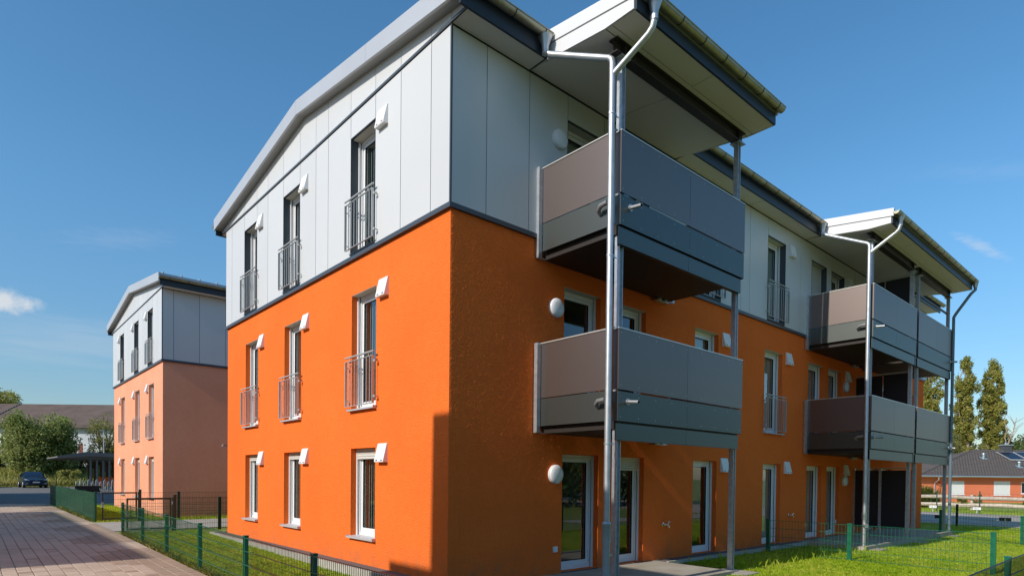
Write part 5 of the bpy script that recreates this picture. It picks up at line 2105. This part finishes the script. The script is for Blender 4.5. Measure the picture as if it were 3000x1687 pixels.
broad_tree('yellowish tree in front of the dark trees behind the ridge', 98.5, 15.2, 7.2, 5.0, 36, 'poplar_leaf', 'trees behind the bungalow', 40, 170, 0.26, 0.05)


def dead_tree():
    rng = np.random.default_rng(31)
    t = thing('dead_tree', 'leafless pale forked tree right of the free standing poplar', 'tree', (103.6, 11.4, ghf(104, 10)))
    mb = MB()
    limb(mb, (0, 0, -0.3), (0.9, -0.3, 6.0), 0.22, 0.12, rng)
    limb(mb, (0.9, -0.3, 6.0), (2.0, -1.2, 11.2), 0.11, 0.03, rng)
    limb(mb, (0.9, -0.3, 6.0), (1.1, -0.1, 11.8), 0.10, 0.03, rng)
    for k in range(14):
        f = rng.uniform(0.1, 0.9)
        p = np.array([0.9, -0.3, 6.0]) + np.array([1.1, -0.9, 5.2]) * f
        q = p + np.array([rng.uniform(-1, 2), rng.uniform(-1.8, 1), rng.uniform(0.6, 1.8)])
        limb(mb, p, q, 0.045, 0.012, rng, 3)
    mb.build('trunk', 'pale_bark', t, smooth=True)


dead_tree()


def strappy_shrub():
    rng = np.random.default_rng(33)
    s = thing('grassy_shrub', 'arching yellow-green shrub just behind the wooden rails, left', 'shrub', (51.6, 7.3, ghf(51.6, 7.3)))
    n = 1500
    a = rng.uniform(0, 2 * np.pi, n)
    L = rng.uniform(0.7, 1.95, n)
    el = rng.uniform(0.3, 1.5, n)
    root = np.stack([rng.normal(0, 0.35, n), rng.normal(0, 0.35, n), rng.uniform(0, .5, n)], 1)
    vs = []
    d = np.stack([np.cos(a) * np.cos(el), np.sin(a) * np.cos(el), np.sin(el)], 1)
    sd = np.stack([-np.sin(a), np.cos(a), 0 * a], 1) * 0.05
    p1 = root + d * (L * 0.55)[:, None]
    p2 = root + d * L[:, None] * np.array([1.05, 1.05, 0.80])
    v = np.stack([root - sd * .5, root + sd * .5, p1 + sd, p2, p1 - sd], 1)
    q = np.concatenate([np.array([[0, 1, 2, 4]]) + 5 * np.arange(n)[:, None], ])
    tq = np.array([[4, 2, 3, 3]]) + 5 * np.arange(n)[:, None]
    me = bpy.data.meshes.new('foliage')
    me.from_pydata([tuple(x) for x in v.reshape(-1, 3)], [], [tuple(f) for f in q] + [tuple(f[:3]) for f in tq])
    me.materials.append(MATS['yellow_leaf'])
    link('foliage', me, s)


strappy_shrub()
for i, (x, y, h, w, m_, lb) in enumerate(((56.2, 8.9, 0.9, 2.2, 'deep_leaf', 'low dark garden shrub behind the rails, left'),
                                          (58.8, 5.2, 1.3, 0.9, 'yellow_leaf', 'slim young garden plant against the red wall'),
                                          (60.3, 6.6, 0.9, 0.8, 'yellow_leaf', 'small garden plant left of the slim one'),
                                          (61.5, 2.3, 1.0, 0.7, 'yellow_leaf', 'small garden plant under the second shutter'))):
    broad_tree(lb, x, y, h, w, 40 + i, m_, 'garden plants of the bungalow', 16, 70, 0.12, 0.0, name='garden_plant', cat='plant')

# ------------------------------------------------------------------ neighbours outside the picture, to the west (they shade the drive) and south
def neighbour(label, x0, x1, y0, y1, h, stucco, balc=None):
    b = thing('apartment_building', label, 'building', (x0, y0, 0), group='apartment blocks')
    L, W = x1 - x0, y1 - y0
    ops = []
    for i in range(max(1, int(W / 3.3))):
        yy = 1.2 + i * 3.3
        if yy + 1 < W:
            for z in (0.5, 2.9, 5.8):
                ops.append((yy, yy + 0.95, z, z + 1.9))
    mb = MB()
    mb.box(0, L, 0, W, -0.5, h - 0.45)
    mb.build('wall', stucco, b)
    MB().box(-0.04, L + 0.04, -0.04, W + 0.04, 5.72, h - 0.5).build('facade_cladding', 'white_panel', b)
    MB().box(-0.06, L + 0.06, -0.06, W + 0.06, h - 0.449, h).build('roof', 'roof_sheet', b)
    for a, c, z0, z1 in ops:
        f = MB().box(L + 0.045, L + 0.075, a, c, z0, z1).build('window', 'white_pvc', b)
        MB().box(L + 0.076, L + 0.085, a + 0.1, c - 0.1, z0 + 0.1, z1 - 0.1).build('pane', 'car_glass', f)
    n = int(L / 4)
    for i in range(n):
        for z in (0.3, 2.9, 5.8):
            f = MB().box(2 + i * 4, 3.1 + i * 4, -0.075, -0.045, z, z + 2.0).build('window', 'white_pvc', b)
            MB().box(2.1 + i * 4, 3.0 + i * 4, -0.085, -0.076, z + .1, z + 1.9).build('pane', 'car_glass', f)
    if balc:
        bx0, bx1, by0, by1, zt = balc
        s = MB().box(bx0 - x0, bx1 - x0, by0 - y0, by1 - y0, zt - 1.6, zt - 1.4).build('balcony', 'balcony_underside', b)
        MB().box(bx1 - x0 - 0.02, bx1 - x0, by0 - y0, by1 - y0, zt - 1.4, zt).build('balcony_panel', 'balcony_panel', s)
        MB().box(bx0 - x0, bx1 - x0 - 0.021, by1 - y0 - 0.02, by1 - y0, zt - 1.4, zt).build('balcony_panel', 'balcony_panel', s)
    return b


neighbour('shaded apartment block behind the camera, west of the drive, casting the wall shadow', -36, -10.2, -11.0, 0.24, 9.40, 'pale_stucco', (-14.0, -10.5, 0.29, 1.6, 7.20))
neighbour('apartment block west of the drive, casting the large drive shadow', -40, -16.35, 6.4, 24.4, 9.05, 'orange_stucco')
neighbour('apartment block farther west, casting shade on the far end of the drive', -36, -10.0, 29.7, 47.0, 9.45, 'salmon_stucco')
neighbour('white apartment block far south of the lawn, mirrored in the door glass', 14, 44, -46, -34, 9.0, 'white_panel')
rg = np.random.default_rng(77)
cs = [(rg.uniform(-16, 42), rg.uniform(-27, -21), rg.uniform(0.4, 4.6)) for _ in range(260)]
tb = leaf_cloud('tree_belt', 'deep_leaf', clumps(rg, cs, [1.3] * 260, 90), 0.42, rg)
tag(kind(tb, 'stuff'), 'belt of dark green garden trees south of the lawn, mirrored in the door glass', 'trees')
kind(sheet('footpath', -6, 40, -11.6, -9.6, 0.7, 0.016, 'path_paving'), 'structure')
